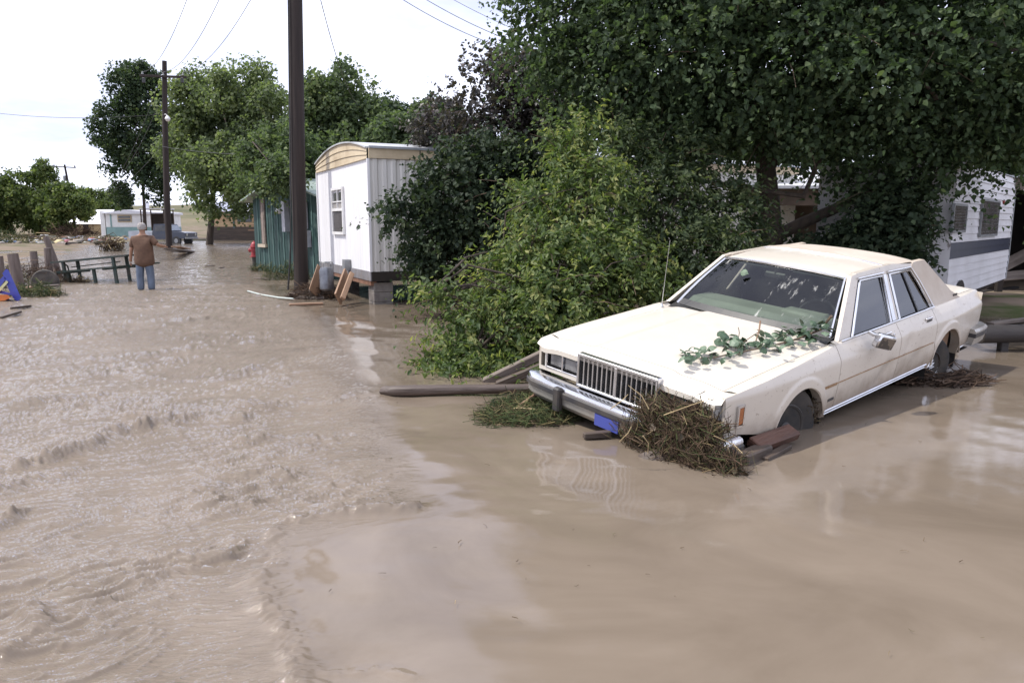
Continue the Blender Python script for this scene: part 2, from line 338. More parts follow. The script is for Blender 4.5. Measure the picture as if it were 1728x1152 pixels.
ra = wme.attributes.new('rough', 'FLOAT', 'POINT'); ra.data.foreach_set('value', water_rough(WX, WY).astype(np.float32).ravel())
water = link('water', wme, water_material()); tag(water, 'brown muddy flood water filling the street', kind='structure')
# ---------------------------------------------------------------- trees and bushes
def leaf_cloud(rng, C, spread, n, size, droop=.35, shape='broad', outward=None, tint_bias=None, sun=True):
    """C (k,3) clump centres, spread (k,) radii -> leaf verts/faces/tints"""
    k = rng.integers(0, len(C), n); g = rng.normal(size=(n, 3)); g /= np.maximum(np.linalg.norm(g, axis=1, keepdims=True), 1e-6)
    P = C[k] + g * (spread[k] * rng.random(n) ** .45)[:, None]
    nrm = rng.normal(size=(n, 3)) * .75 + np.array([-.25, -.25, .55]) + (g * .5)
    nrm /= np.linalg.norm(nrm, axis=1, keepdims=True)
    t = rng.normal(size=(n, 3)); t[:, 2] -= droop * 2; t -= nrm * (t * nrm).sum(1, keepdims=True); t /= np.linalg.norm(t, axis=1, keepdims=True)
    s = np.cross(nrm, t); L = size * (.6 + .75 * rng.random(n))[:, None]
    if shape == 'broad': W, ks = .46, [(0, 0, 0), (.30, 1, .1), (.68, .62, .06), (1.05, 0, -.05), (.68, -.62, .06), (.30, -1, .1)]
    elif shape == 'narrow': W, ks = .24, [(0, 0, 0), (.35, 1, .1), (.72, .72, .05), (1.1, 0, -.12), (.72, -.72, .05), (.35, -1, .1)]
    else: W, ks = .42, [(0, 0, 0), (.45, 1, .1), (1.0, 0, -.04), (.45, -1, .1)]
    V = np.stack([P + t * L * a + s * L * W * b + nrm * L * c for a, b, c in ks], 1)
    m = len(ks); base = np.arange(n)[:, None] * m
    F = (np.concatenate([base + np.array([[0, 1, 2, 3]]), base + np.array([[0, 3, 4, 5]])], 0) if m == 6 else np.concatenate([base + np.array([[0, 1, 2]]), base + np.array([[0, 2, 3]])], 0))
    tb = tint_bias[k] if tint_bias is not None else .45
    return V.reshape(-1, 3), F, np.repeat(np.clip(tb + rng.normal(size=n) * .17, 0, 1), m)
def crown_mesh(V, F, T):
    me = np_mesh('crown', V, F, False); a = me.attributes.new('tint', 'FLOAT', 'POINT'); a.data.foreach_set('value', T.astype(np.float32)); return me
def spray_cloud(rng, lobes, n, per, Ls, size, shape, inner=.35, up=.3, droop=.22, zmin=.05):
    w = np.array([l[2] * l[1][0] * l[1][2] for l in lobes]); w /= w.sum(); li = rng.choice(len(lobes), n, p=w); Cc = np.array([l[0] for l in lobes])[li]; Rr = np.array([l[1] for l in lobes])[li]
    g = rng.normal(size=(n, 3)); g /= np.linalg.norm(g, axis=1, keepdims=True); o = Cc + g * Rr * (inner + (.86 - inner) * rng.random((n, 1)) ** .7)
    d = g * Rr / Rr.mean(1, keepdims=True) + np.array([0, 0, up]) + rng.normal(size=(n, 3)) * .45; d /= np.linalg.norm(d, axis=1, keepdims=True)
    L = Ls * (.5 + .8 * rng.random(n)) * np.where(rng.random(n) < .1, 1.5, 1.0); tb = .42 + .17 * rng.normal(size=n)
    k = np.repeat(np.arange(n), per); t = (np.tile(np.arange(per), n) + rng.random(n * per)) / per; m = n * per
    P = o[k] + d[k] * (L[k] * t)[:, None] + rng.normal(size=(m, 3)) * (.045 * L[k])[:, None]; P[:, 2] -= droop * L[k] * t * t; P[:, 2] = np.maximum(P[:, 2], zmin)
    sd = rng.normal(size=(m, 3)); sd -= d[k] * (sd * d[k]).sum(1, keepdims=True); sd /= np.linalg.norm(sd, axis=1, keepdims=True)
    tg = d[k] * .55 + sd * .9 + np.array([0, 0, -.35]); nr = rng.normal(size=(m, 3)) * .55 + np.array([-.2, -.2, .75]); tg /= np.linalg.norm(tg, axis=1, keepdims=True)
    nr -= tg * (nr * tg).sum(1, keepdims=True); nr /= np.linalg.norm(nr, axis=1, keepdims=True); s = np.cross(nr, tg); S = (size * (.35 + 1.0 * rng.random(m)) * (1.05 - .35 * t))[:, None]
    W, ks = ((.46, [(0, 0, 0), (.28, 1, .1), (.68, .62, .05), (1.05, 0, -.08), (.68, -.62, .05), (.28, -1, .1)]) if shape == 'broad' else (.25, [(0, 0, 0), (.33, 1, .1), (.72, .72, .04), (1.1, 0, -.14), (.72, -.72, .04), (.33, -1, .1)]))
    V = np.stack([P + tg * S * a + s * S * W * b + nr * S * c for a, b, c in ks], 1); b0 = np.arange(m)[:, None] * 6
    T = np.repeat(np.clip(tb[k] + .16 * (t - .5) + rng.normal(size=m) * .17, 0, 1), 6); ax = [(o[i], o[i] + d[i] * L[i] * .5 - np.array([0, 0, droop * L[i] * .25]), o[i] + d[i] * L[i] * .95 - np.array([0, 0, droop * L[i] * .9])) for i in range(0, n, max(1, n // 160))]
    return V.reshape(-1, 3), np.concatenate([b0 + np.array([[0, 1, 2, 3]]), b0 + np.array([[0, 3, 4, 5]])], 0), T, ax
def branch_pts(a, b, rng, wob, n=5, sag=0.0):
    a, b = np.array(a, float), np.array(b, float); out = []; L = np.linalg.norm(b - a)
    for i in range(n):
        t = i / (n - 1); p = a + (b - a) * t; p = p + rng.normal(size=3) * wob * L * math.sin(math.pi * t); p[2] += sag * L * math.sin(math.pi * t); out.append(p)
    return out
def make_tree(name, label, base, trunk_top, r0, lobes, n_clumps, n_leaves, leaf, m_leaf, seed, shape='broad', clump=.5, shell=.45, limbs=12, cat='tree', group=None, droop=.35,
              trunk_paths=None, twigs=40, twig_r=.008, spray=None, m_trunk=None):
    """lobes: (centre, radii, weight); everything in world metres"""
    rng = np.random.default_rng(seed); base = Vector(base); root = empty(name, base); off = np.array(base)
    w = np.array([l[2] * l[1][0] * l[1][2] for l in lobes]); w = w / w.sum(); li = rng.choice(len(lobes), n_clumps, p=w)
    g = rng.normal(size=(n_clumps, 3)); g /= np.linalg.norm(g, axis=1, keepdims=True); rad = shell + (1 - shell) * rng.random(n_clumps) ** .6
    Cc = np.array([lobes[i][0] for i in li], float); Rr = np.array([lobes[i][1] for i in li], float)
    C = Cc + g * Rr * rad[:, None]; C[:, 2] = np.maximum(C[:, 2], base.z + .12)
    sp = clump * (.55 + .8 * rng.random(n_clumps)); tb = .40 + .20 * rng.normal(size=n_clumps)
    ax = None
    if spray: V, F, T, ax = spray_cloud(rng, lobes, n_leaves // spray[0], spray[0], spray[1], leaf, shape, *spray[2:])
    else: V, F, T = leaf_cloud(rng, C, sp, n_leaves, leaf, droop, shape, None, tb)
    cr = link('crown', crown_mesh(V - off, F, T), m_leaf, root)
    mb = MB(); tt = np.array(trunk_top, float); paths = trunk_paths or [[np.array(base, float), (np.array(base, float) + tt) / 2 + rng.normal(size=3) * .02 * r0 * 10, tt]]
    for ip, p in enumerate(paths):
        n = len(p); r_here = r0 if ip == 0 else r0 * .55
        mb.tube([np.array(q, float) - off for q in p], [r_here * (1.18 if (i == 0 and ip == 0) else 1 - .45 * i / (n - 1)) for i in range(n)], 10)
    for i in range(limbs):
        c = C[rng.integers(0, len(C))]; p = paths[rng.integers(0, len(paths))]; q = np.array(p[-1], float) * .75 + np.array(p[max(0, len(p) - 2)], float) * .25
        P = branch_pts(q, c, rng, .07, 6, .05); mb.tube([x - off for x in P], [r0 * .38 * (1 - .8 * j / 5) + .004 for j in range(6)], 6, False)
    mb.build('trunk', m_trunk or M_bark, root, True, fix=False)
    if twigs:
        tm = MB()
        for P in (ax or [])[:twigs]: tm.tube([x - off for x in P], [twig_r * 1.3, twig_r, twig_r * .5], 4, False)
        for i in range(0 if ax else twigs):
            c = C[rng.integers(0, len(C))]; lc = np.array(lobes[rng.integers(0, len(lobes))][0]); d = c - lc; d = d / max(np.linalg.norm(d), .01)
            a = c - d * clump * 1.6 + rng.normal(size=3) * .1; P = branch_pts(a, c + d * clump * .5, rng, .08, 4); tm.tube([x - off for x in P], [twig_r * 1.6, twig_r * 1.2, twig_r, twig_r * .5], 4, False)
        tm.build('branches', M_twig, root, False, fix=False)['kind'] = 'stuff'
    tag(root, label, cat, group); return root
def lob(px, py, Y, rx, ry, rz, w=1.0): return (tuple(at(px, py, Y)), (rx, ry, rz), w)

ML_cott = leaf_material('cottonwood_leaf', (.040, .060, .033), (.072, .108, .052), (.135, .17, .085), .42, .6, .2)
ML_bush = leaf_material('plum_leaf', (.06, .095, .035), (.135, .18, .06), (.32, .32, .115), .42, .5, .3)
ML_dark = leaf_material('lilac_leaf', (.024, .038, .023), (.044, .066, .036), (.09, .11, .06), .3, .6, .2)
ML_far = leaf_material('far_leaf', (.06, .085, .046), (.115, .155, .074), (.20, .235, .115), .42, .6, .2)
ML_fard = leaf_material('far_dark_leaf', (.03, .048, .03), (.055, .085, .042), (.10, .13, .06), .36, .6, .2)
ML_pale = leaf_material('pale_poplar_leaf', (.085, .11, .062), (.16, .20, .10), (.27, .30, .15), .5, .6, .2)
ML_purple = leaf_material('plum_fringe_leaf', (.036, .033, .032), (.066, .056, .050), (.12, .09, .10), .3)  # reddish plum leaf, shifted to purple to imitate lens colour fringing

# great cottonwood over the car
ct = at(1300, 420, 12.4); cb = Vector((ct.x, ct.y, -.3)); fork = at(1290, 300, 12.4)
big = [lob(950, 30, 12.6, 1.05, 1.4, 1.3, 1.0), lob(1010, 130, 12.4, 1.0, 1.2, .85), lob(1110, 60, 11.6, 1.6, 1.6, 1.5), lob(1300, 60, 11.2, 2.0, 1.8, 1.6), lob(1500, 80, 11.0, 2.0, 1.8, 1.6), lob(1690, 100, 11.0, 2.0, 1.8, 1.5),
       lob(1840, 110, 11.2, 1.8, 1.6, 1.6), lob(1150, 210, 12.0, 1.3, 1.2, .85), lob(1320, 200, 11.6, 1.5, 1.3, .62), lob(1490, 250, 11.8, 1.3, 1.3, .62), lob(1620, 215, 11.2, 1.1, 1.0, .45), lob(1580, 300, 11.0, .35, .3, .26, 1.4),
       lob(1740, 215, 11.4, 1.1, 1.0, .55), lob(1040, -140, 12, 2.0, 1.8, 1.6, .5), lob(1300, -170, 11.5, 2.5, 2.2, 1.9, .5), lob(1600, -160, 11.2, 2.6, 2.2, 1.9, .5), lob(1450, -380, 12, 3.2, 2.8, 2.0, .4), lob(1500, 330, 11.4, .55, .4, .35, 1.2)]
make_tree('cottonwood_tree', 'great dark green cottonwood tree spreading over the stranded cream sedan', cb, fork, .20, big, 900, 150000, .092, ML_cott, 11, 'broad', .42, .30, 46, twigs=160, twig_r=.006, spray=(13, .62, .15, .1, .35),
          trunk_paths=[[cb, at(1302, 400, 12.4), at(1298, 340, 12.4), at(1285, 220, 12.4), at(1262, 120, 12.4), at(1240, -60, 12.2)],
                       [at(1304, 402, 12.4), at(1350, 378, 12.2), at(1410, 352, 12.0), at(1500, 300, 11.7), at(1640, 190, 11.3)],
                       [at(1290, 300, 12.4), at(1340, 190, 12.1), at(1420, 40, 11.8)], [at(1285, 230, 12.4), at(1200, 120, 12.3), at(1080, 20, 12.2)]])
# shrub in the shade behind the car roof
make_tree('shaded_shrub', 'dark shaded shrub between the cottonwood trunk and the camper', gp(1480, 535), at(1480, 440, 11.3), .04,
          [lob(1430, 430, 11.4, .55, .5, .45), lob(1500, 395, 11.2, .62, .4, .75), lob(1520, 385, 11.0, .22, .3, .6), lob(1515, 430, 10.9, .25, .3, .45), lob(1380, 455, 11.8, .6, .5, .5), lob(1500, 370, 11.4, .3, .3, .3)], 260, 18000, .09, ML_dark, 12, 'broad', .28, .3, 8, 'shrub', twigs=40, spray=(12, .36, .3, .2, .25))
# bright plum bush behind the car's front
pb = [lob(1000, 340, 9.9, .58, .7, .56, .9), lob(950, 440, 9.4, .80, .8, .55), lob(870, 530, 8.9, .62, .6, .42), lob(810, 575, 8.45, .45, .45, .34), lob(785, 618, 8.2, .36, .4, .16, 1.3), lob(930, 530, 8.7, .7, .7, .5),
      lob(1040, 460, 9.3, .70, .6, .5), lob(955, 255, 10.2, .22, .3, .30, 1.3), lob(985, 230, 10.3, .14, .2, .28, 1.3), lob(765, 500, 8.7, .36, .25, .05, 2.0), lob(895, 330, 10.0, .28, .3, .12, 1.6), lob(930, 370, 9.8, .36, .4, .22), lob(880, 610, 8.0, .5, .4, .16), lob(850, 445, 9.1, .22, .25, .10, 1.6)]
sb2 = [lob(1110, 345, 10.6, .7, .6, .70, .9), lob(1175, 430, 10.0, .75, .5, .50), lob(1235, 370, 10.8, .55, .5, .6), lob(1060, 250, 10.9, .36, .4, .30), lob(1150, 265, 10.9, .4, .4, .34), lob(1110, 470, 9.9, .6, .4, .35)]
ML_shade = leaf_material('shaded_bush_leaf', (.038, .058, .030), (.072, .10, .045), (.15, .17, .075), .36, .55, .25)  # darker leaf colours put shade into this side of the bushes
make_tree('shade_bush', 'bush coloured darker for shade between the plum bush and the cottonwood trunk', gp(1130, 545), at(1130, 450, 10.3), .03, sb2, 300, 18000, .088, ML_shade, 16, 'narrow', .24, .35, 16, 'bush', twigs=90, twig_r=.005, spray=(13, .46, .2, .3, .28),
          trunk_paths=[[gp(1090, 548), at(1095, 470, 10.2), at(1085, 390, 10.4), at(1060, 320, 10.6)], [gp(1120, 548), at(1118, 470, 10.2), at(1110, 380, 10.4)], [gp(1150, 545), at(1170, 450, 10.3), at(1190, 360, 10.6)]])
bb = gp(960, 600); make_tree('plum_bush', 'bright yellow-green leafy bush crowded against the stranded car', bb, at(960, 520, bb.y), .03, pb, 500, 36000, .085, ML_bush, 13, 'narrow', .24, .35, 30, 'bush', twigs=150, twig_r=.005, spray=(14, .52, .2, .25, .34),
          trunk_paths=[[gp(960, 600), at(960, 480, 9.3), at(980, 380, 9.6), at(1000, 300, 9.9)],
                       [gp(930, 610), at(860, 545, 8.7), at(780, 505, 8.7), at(705, 492, 8.7)], [gp(1000, 585), at(1030, 470, 9.4), at(1010, 360, 9.8)], [gp(900, 620), at(840, 600, 8.3), at(780, 600, 8.2)]])
# dark lilac in front of the mobile home
db = [lob(790, 330, 13.0, 1.05, .9, .95), lob(730, 400, 13.0, .55, .6, .75), lob(860, 400, 12.8, .9, .8, .9), lob(730, 440, 12.9, .5, .6, .42), lob(665, 360, 12.8, .26, .3, .24, 1.2), lob(840, 300, 13.2, .9, .8, .8), lob(930, 330, 13.4, .9, .8, .9), lob(700, 345, 12.9, .2, .2, .15, .8)]
dbb = gp(800, 520); make_tree('lilac_bush', 'dark green lilac bush hiding the side of the white mobile home', dbb, at(800, 420, dbb.y), .05, db, 520, 30000, .095, ML_dark, 14, 'broad', .27, .35, 22, 'bush', twigs=60, spray=(12, .42, .3, .3, .2),
          trunk_paths=[[gp(800, 515), at(795, 430, 13), at(790, 340, 13)], [gp(840, 510), at(850, 420, 13), at(865, 330, 13)], [gp(770, 520), at(735, 440, 13), at(725, 390, 13)]])
# taller tree behind the lilac with thin outer twigs
pt = at(880, 420, 15.5); pt = Vector((pt.x, pt.y, -.2))
make_tree('plum_tree', 'reddish plum tree rising behind the lilac bush with sparse outer twigs', pt, at(860, 250, 15.5), .09,
          [lob(800, 135, 15.0, .55, .5, .5, .28), lob(780, 180, 15.0, .4, .4, .35, .25), lob(870, 130, 15.5, .7, .6, .6), lob(850, 220, 15.5, .9, .7, .6), lob(740, 220, 16, .6, .5, .45, .7), lob(920, 180, 15.5, .9, .8, .9), lob(760, 250, 16, .7, .6, .35, .8)],
          300, 17000, .095, ML_purple, 15, 'broad', .27, .2, 16, twigs=80, spray=(11, .5, .2, .3, .1))
# trees behind the mobile home
def broad(name, label, px, basepx, Y, top, bottom, halfpx, seed, n=26000, ml=None, leafs=.2, lobes=7, group='trees beyond the flooded street', clump=.75, twin=False, narrow=1.0):
    rng = np.random.default_rng(seed); k = Y / FPX; L = []
    cy = (top + bottom) / 2; hz = (bottom - top) / 2
    for i in range(lobes):
        a = 2 * math.pi * i / lobes + rng.random(); rr = (.40 + .38 * rng.random()) if i else 0; jr = .55 + .65 * rng.random() if i else 1.1
        L.append((tuple(at(px + math.cos(a) * halfpx * rr, cy + math.sin(a) * hz * rr, Y + rng.normal() * halfpx * k * .3)), (halfpx * k * .5 * jr, halfpx * k * .5 * jr, hz * k * .46 * jr), 1))
    L.append((tuple(at(px + rng.normal() * halfpx * .15, top + hz * .3, Y)), (halfpx * k * .34, halfpx * k * .35, hz * k * .3), .9))
    for i in range(9):
        a = 2 * math.pi * rng.random(); q = .80 + .18 * rng.random(); f = .10 + .13 * rng.random(); L.append((tuple(at(px + math.cos(a) * halfpx * q, cy + math.sin(a) * hz * q, Y + rng.normal() * halfpx * k * .2)), (halfpx * k * f, halfpx * k * f, halfpx * k * f), 1.3))
    if twin: L.append((tuple(at(px + halfpx * .5, top + hz * .32, Y)), (halfpx * k * .28, halfpx * k * .3, hz * k * .3), .9))
    b = at(basepx, 400, Y); b = Vector((b.x, b.y, -.3)); tp = at(basepx + (px - basepx) * .5, cy + hz * .4, Y)
    return make_tree(name, label, b, tp, max(.12, halfpx * k * .045), L, 420, n, leafs, ml or ML_far, seed, 'tri', clump * halfpx * k / 4.2, .45, 16, group=group, twigs=0)
broad('poplar_tree', 'tall pale green cottonwood with thick trunk standing in the flood by the tan house', 374, 352, 59, 112, 338, 118, 21, 46000, ML_pale, .27, 14, twin=True)
broad('dark_poplar_tree', 'dark wind-bent cottonwood behind the crossarm pole and far trailer', 232, 245, 74, 112, 350, 68, 22, 26000, ML_fard, .28, 8)
broad('grove_tree', 'rounded green tree rising behind the white mobile home roof', 570, 575, 38, 138, 345, 105, 23, 32000, ML_far, .2, 9)
sb = at(505, 400, 29); make_tree('shed_tree', 'light green young tree overhanging the green shed roof', (sb.x, sb.y, -.2), at(500, 300, 28), .10, [lob(440, 262, 24, .75, .6, .55), lob(470, 288, 21.5, .6, .4, .42), lob(485, 310, 21.5, .3, .3, .22), lob(430, 310, 23, .3, .3, .2), lob(480, 240, 25, .9, .8, .6), lob(455, 318, 22.8, .35, .3, .25), lob(500, 270, 26, .9, .8, .8), lob(425, 290, 24.5, .35, .3, .3)], 260, 15000, .12, ML_far, 24, 'broad', .3, .3, 14, group='trees beyond the flooded street', twigs=30, spray=(11, .5, .25, .2, .2))
broad('gap_tree', 'dark tree filling the gap between shed and mobile home', 532, 530, 29, 240, 420, 40, 25, 12000, ML_fard, .14, 5)
for i, (px, top, hw) in enumerate(((655, 170, 56), (710, 168, 56), (765, 176, 52))):
    broad('distant_tree', ('bluish distant tree directly above the mobile home roof edge', 'middle bluish distant tree of the row past the mobile home', 'distant tree just beside the reddish plum tree')[i], px, px, 62, top, 345, hw, 30 + i, 10000, ML_fard, .3, 6)
broad('low_tree', 'low olive green tree close behind the mobile home roof', 690, 690, 27, 198, 330, 75, 34, 16000, ML_far, .15, 6)
# left bank thicket
for i, (px, top, bot, hw, Y, lb) in enumerate(((20, 288, 395, 60, 92, 'dense green thicket tree furthest from the small leaning pole'), (68, 285, 395, 42, 95, 'tall thicket tree with pale pointed top on the far bank'), (105, 308, 395, 45, 90, 'round thicket tree touching the small leaning pole'),
                                             (150, 318, 390, 40, 112, 'olive thicket tree behind the far white-roofed shack'), (198, 318, 390, 30, 118, 'pale grey-green tree behind the two-tone trailer'), (-40, 280, 395, 60, 88, 'green tree at the outer end of the far bank thicket'), (-150, 290, 395, 62, 90, 'thicket tree past the outer end of the far bank'), (-270, 285, 395, 70, 86, 'last broad tree of the far bank thicket'))):
    broad('thicket_tree', lb, px, px, Y, top, bot, hw, 40 + i, 10000, leaf_material('thicket_leaf', (.06, .085, .035), (.13, .17, .06), (.25, .27, .10), .42, .6, .2) if i != 4 else leaf_material('sage_leaf', (.06, .075, .05), (.12, .14, .09), (.2, .22, .15), .3), .32, 6, group='trees on the far bank', clump=.7)
# right background trees
for i, (px, top, bot, hw, Y, lb) in enumerate(((1690, 150, 330, 90, 27, 'light green tree rising behind the camper roof'), (1500, 160, 420, 130, 30, 'dark background tree behind the porch house'), (1280, 140, 420, 130, 29, 'background tree behind the cottonwood trunk'), (1080, 150, 430, 130, 28, 'background tree behind the plum bush'),
                                             (930, 190, 430, 90, 24, 'background tree behind the plum tree'), (1840, 140, 420, 120, 26, 'background tree past the dark carport'))):
    broad('yard_tree', lb, px, px, Y, top, bot, hw, 50 + i, 8000, ML_far if i == 0 else ML_fard, .22, 7, group='trees behind the yards', clump=.7)
# ---------------------------------------------------------------- utility poles and wires
def wire(name, label, a, b, sag, r=.009, group='overhead wires'):
    a, b = Vector(a), Vector(b); P = []
    for i in range(25):
        t = i / 24; p = a.lerp(b, t); p.z -= sag * 4 * t * (1 - t); P.append(p)
    mb = MB(); off = a.copy(); mb.tube([p - off for p in P], r, 5, False); o = mb.build(name, M_black, None, True, fix=False); o.location = off
    return tag(o, label, 'wire', group)
npb = gp(509, 492); NP = empty('utility_pole', npb)
mb = MB(); mb.tube([(0, 0, -.3), (0, 0, 0), (.05, 0, 3.0), (.17, 0, 7.0), (.28, 0, 10.6)], [.172, .168, .163, .148, .13], 20); mb.build('shaft', M_pole, NP, True)
mb = MB(); mb.box((.26, -.15, 10.1), (2.4, .1, .12), bev=.01); mb.build('crossarm', M_grey_wood, NP)
for x in (-.8, .25, 1.3):
    mb = MB(); mb.lathe([(.03, 0), (.05, .03), (.03, .06), (.045, .09), (.02, .12)], 10, (x, -.15, 10.17)); mb.build('insulator', M_metal_grey, NP, True)
mb = MB(); mb.tube([(.10, -.1, 9.0), (.01, -.13, 6.0), (-.12, -.14, 2.2), (-.17, -.13, 1.25), (-.22, -.1, .7), (-.30, -.08, .05)], [.018] * 4 + [.02, .024], 6); mb.build('conduit', M_black, NP, True)
tag(NP, 'thick dark brown utility pole standing in flood water beside the white mobile home', 'utility pole')
fpb = gp(286, 423); FP = empty('crossarm_pole', fpb)
mb = MB(); mb.tube([(0, 0, -.4), (.06, 0, 3), (.25, 0, 7), (.50, 0, 11.0)], [.19, .18, .16, .13], 12); mb.build('shaft', M_pole, FP, True)
mb = MB(); mb.box((.44, -.18, 10.1), (2.7, .11, .13), Matrix.Rotation(R(2), 3, 'Y'), bev=.01); mb.build('crossarm', M_pole, FP)
for x in (-.75, .46, 1.6):
    mb = MB(); mb.lathe([(.04, 0), (.07, .05), (.04, .1), (.05, .15), (.02, .18)], 8, (x, -.18, 10.2 if x < 0 else 10.13)); mb.build('insulator', M_metal_grey, FP, True)
mb = MB(); mb.lathe([(.02, -.16), (.10, -.12), (.16, 0), (.12, .1), (.05, .18)], 12, (.55, -.22, 7.7)); mb.tube([(.29, -.1, 7.95), (.42, -.2, 7.98), (.55, -.22, 7.88)], .025, 6)
mb.build('yard_lamp', M_white, FP, True)
for x in (-.7, 1.55): MB().box((x, -.2, 9.88), (.16, .12, .3), bev=.02).build('cutout_fuse', M_black, FP)
tag(FP, 'dark utility pole with crossarm and round white yard lamp near the far pickup', 'utility pole')
spb = gp(128, 398); spb = at(128, 396, 92); spb.z = .1; SP = empty('leaning_pole', spb)
mb = MB(); mb.tube([(0, 0, -.3), (-.1, 0, 3), (-.35, 0, 6.2), (-.6, 0, 8.6)], [.17, .15, .13, .11], 10); mb.build('shaft', M_pole, SP, True)
mb = MB(); mb.box((-.55, -.13, 8.3), (2.7, .1, .12), Matrix.Rotation(R(3), 3, 'Y'), bev=.01); mb.build('crossarm', M_pole, SP)
for x in (-1.8, .7):
    mb = MB(); mb.lathe([(.05, 0), (.08, .08), (.05, .16), (.02, .3)], 8, (x, -.13, 8.40 if x < 0 else 8.27)); mb.build('insulator', M_pole, SP, True)
mb = MB(); mb.lathe([(.10, -.3), (.16, -.26), (.16, .26), (.10, .3)], 10, (-.68, -.1, 7.0)); mb.build('transformer', M_metal_grey, SP, True)
tag(SP, 'small leaning pole with crossarm in front of the far thicket', 'utility pole')
nt = npb + Vector((.26, -.15, 10.3))
for i, (fx, nx) in enumerate(((-.75, -1.05), (.46, 0), (1.6, 1.05))):
    wire('power_line', ('power line from crossarm pole to big pole, side of the dark cottonwood', 'power line between the pole tops of crossarm pole and big pole', 'power line from crossarm pole to big pole, side of the tan house')[i], fpb + Vector((fx, -.2, 10.35)), nt + Vector((nx, 0, 0)), 1.3, .011)
a = npb + Vector((-.1, -.1, 8.6))
for i, (e, s) in enumerate(((at(900, 95, 19), .5), (at(900, 82, 19.5), .42), (at(900, 62, 20), .35))):
    wire('service_line', ('lowest service line from the big pole into the cottonwood', 'middle service line from the big pole into the cottonwood', 'thin upper service line from the big pole into the cottonwood')[i], a + Vector((0, 0, i * .28)), e, s, .008 if i < 2 else .006)
wire('service_line', 'short steep service line entering the cottonwood near its top', npb + Vector((-.1, -.1, 10.2)), at(905, 36, 17), .3, .009)
wire('service_line', 'service line dropping steeply from the big pole behind the grove tree', npb + Vector((.1, .1, 9.6)), at(603, 175, 33), 1.0, .012)
wire('telephone_line', 'thin line running from the crossarm pole past the dark cottonwood towards open sky', fpb + Vector((0, 0, 8.0)), at(-60, 184, 46), .35, .012)
wire('telephone_line', 'thin line crossing the pale cottonwood towards the shed tree', fpb + Vector((0, 0, 6.15)), at(500, 262, 30), .15, .012)
for i, (z, e, s) in enumerate(((9.4, at(182, 318, 62), .7), (8.4, at(170, 322, 62), .9), (6.1, at(192, 320, 62), .3))):
    wire('guy_line', ('highest slanting line across the dark cottonwood', 'middle slanting line across the dark cottonwood', 'lowest slanting line across the dark cottonwood trunk')[i], fpb + Vector((-.1, 0, z)), e, s, .011)

# ---------------------------------------------------------------- white mobile home
def corr(mb, A, ex, nrm, L, z0, z1, pitch, depth, duty=.5, z_top=None):
    """vertical ribbed sheet from A along ex"""
    ex, nrm = Vector(ex), Vector(nrm); n = int(L / pitch); pts = []
    for i in range(n):
        s = i * pitch
        for t, d in ((0, 0), (pitch * duty, 0), (pitch * (duty + .15), depth), (pitch * .85, depth)): pts.append((min(s + t, L), d))
    pts.append((L, 0)); V = []; F = []
    for s, d in pts:
        zt = z_top(s) if z_top else z1; p = Vector(A) + ex * s + nrm * d; V += [(p.x, p.y, z0), (p.x, p.y, zt)]
    for i in range(len(pts) - 1): F.append((2 * i, 2 * i + 2, 2 * i + 3, 2 * i + 1))
    mb.add(V, F)
MHc = at(627, 457, 14.8); MHl = at(541, 440, 19.0); e1 = Vector((MHl.x - MHc.x, MHl.y - MHc.y, 0)); MW = e1.length; e1.normalize()
n1 = Vector((e1.y, -e1.x, 0)); n1 = n1 if n1.dot(Vector((0, 0, 0)) - MHc) > 0 else -n1
e2 = Vector((-e1.y, e1.x, 0)); e2 = e2 if e2.x > 0 else -e2; n2 = -e1
O = Vector((MHc.x, MHc.y, 0)); MH = empty('mobile_home', O); MLEN = 11.5
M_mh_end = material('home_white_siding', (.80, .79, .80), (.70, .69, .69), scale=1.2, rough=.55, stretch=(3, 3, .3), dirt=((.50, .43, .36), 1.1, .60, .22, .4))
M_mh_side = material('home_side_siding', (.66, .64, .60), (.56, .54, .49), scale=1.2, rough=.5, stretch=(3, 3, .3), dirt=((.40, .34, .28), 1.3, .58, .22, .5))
M_tan = material('tan_trim', (.56, .46, .31), (.42, .33, .21), scale=2.5, rough=.6, dirt=((.25, .19, .13), 2.5, .58, .2, .6))
ZW0, ZW1 = .66, 2.86
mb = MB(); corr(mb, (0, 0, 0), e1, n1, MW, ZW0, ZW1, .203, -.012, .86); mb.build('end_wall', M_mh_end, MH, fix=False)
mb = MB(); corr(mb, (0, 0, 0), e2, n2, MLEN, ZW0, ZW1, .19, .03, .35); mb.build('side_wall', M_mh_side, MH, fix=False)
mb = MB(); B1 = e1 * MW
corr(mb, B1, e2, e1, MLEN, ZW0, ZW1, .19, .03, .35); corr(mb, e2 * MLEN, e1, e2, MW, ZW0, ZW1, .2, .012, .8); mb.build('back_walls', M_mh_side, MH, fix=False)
def bow(s): t = s / MW; return 3.06 + .26 * (1 - (2 * t - 1) ** 2)
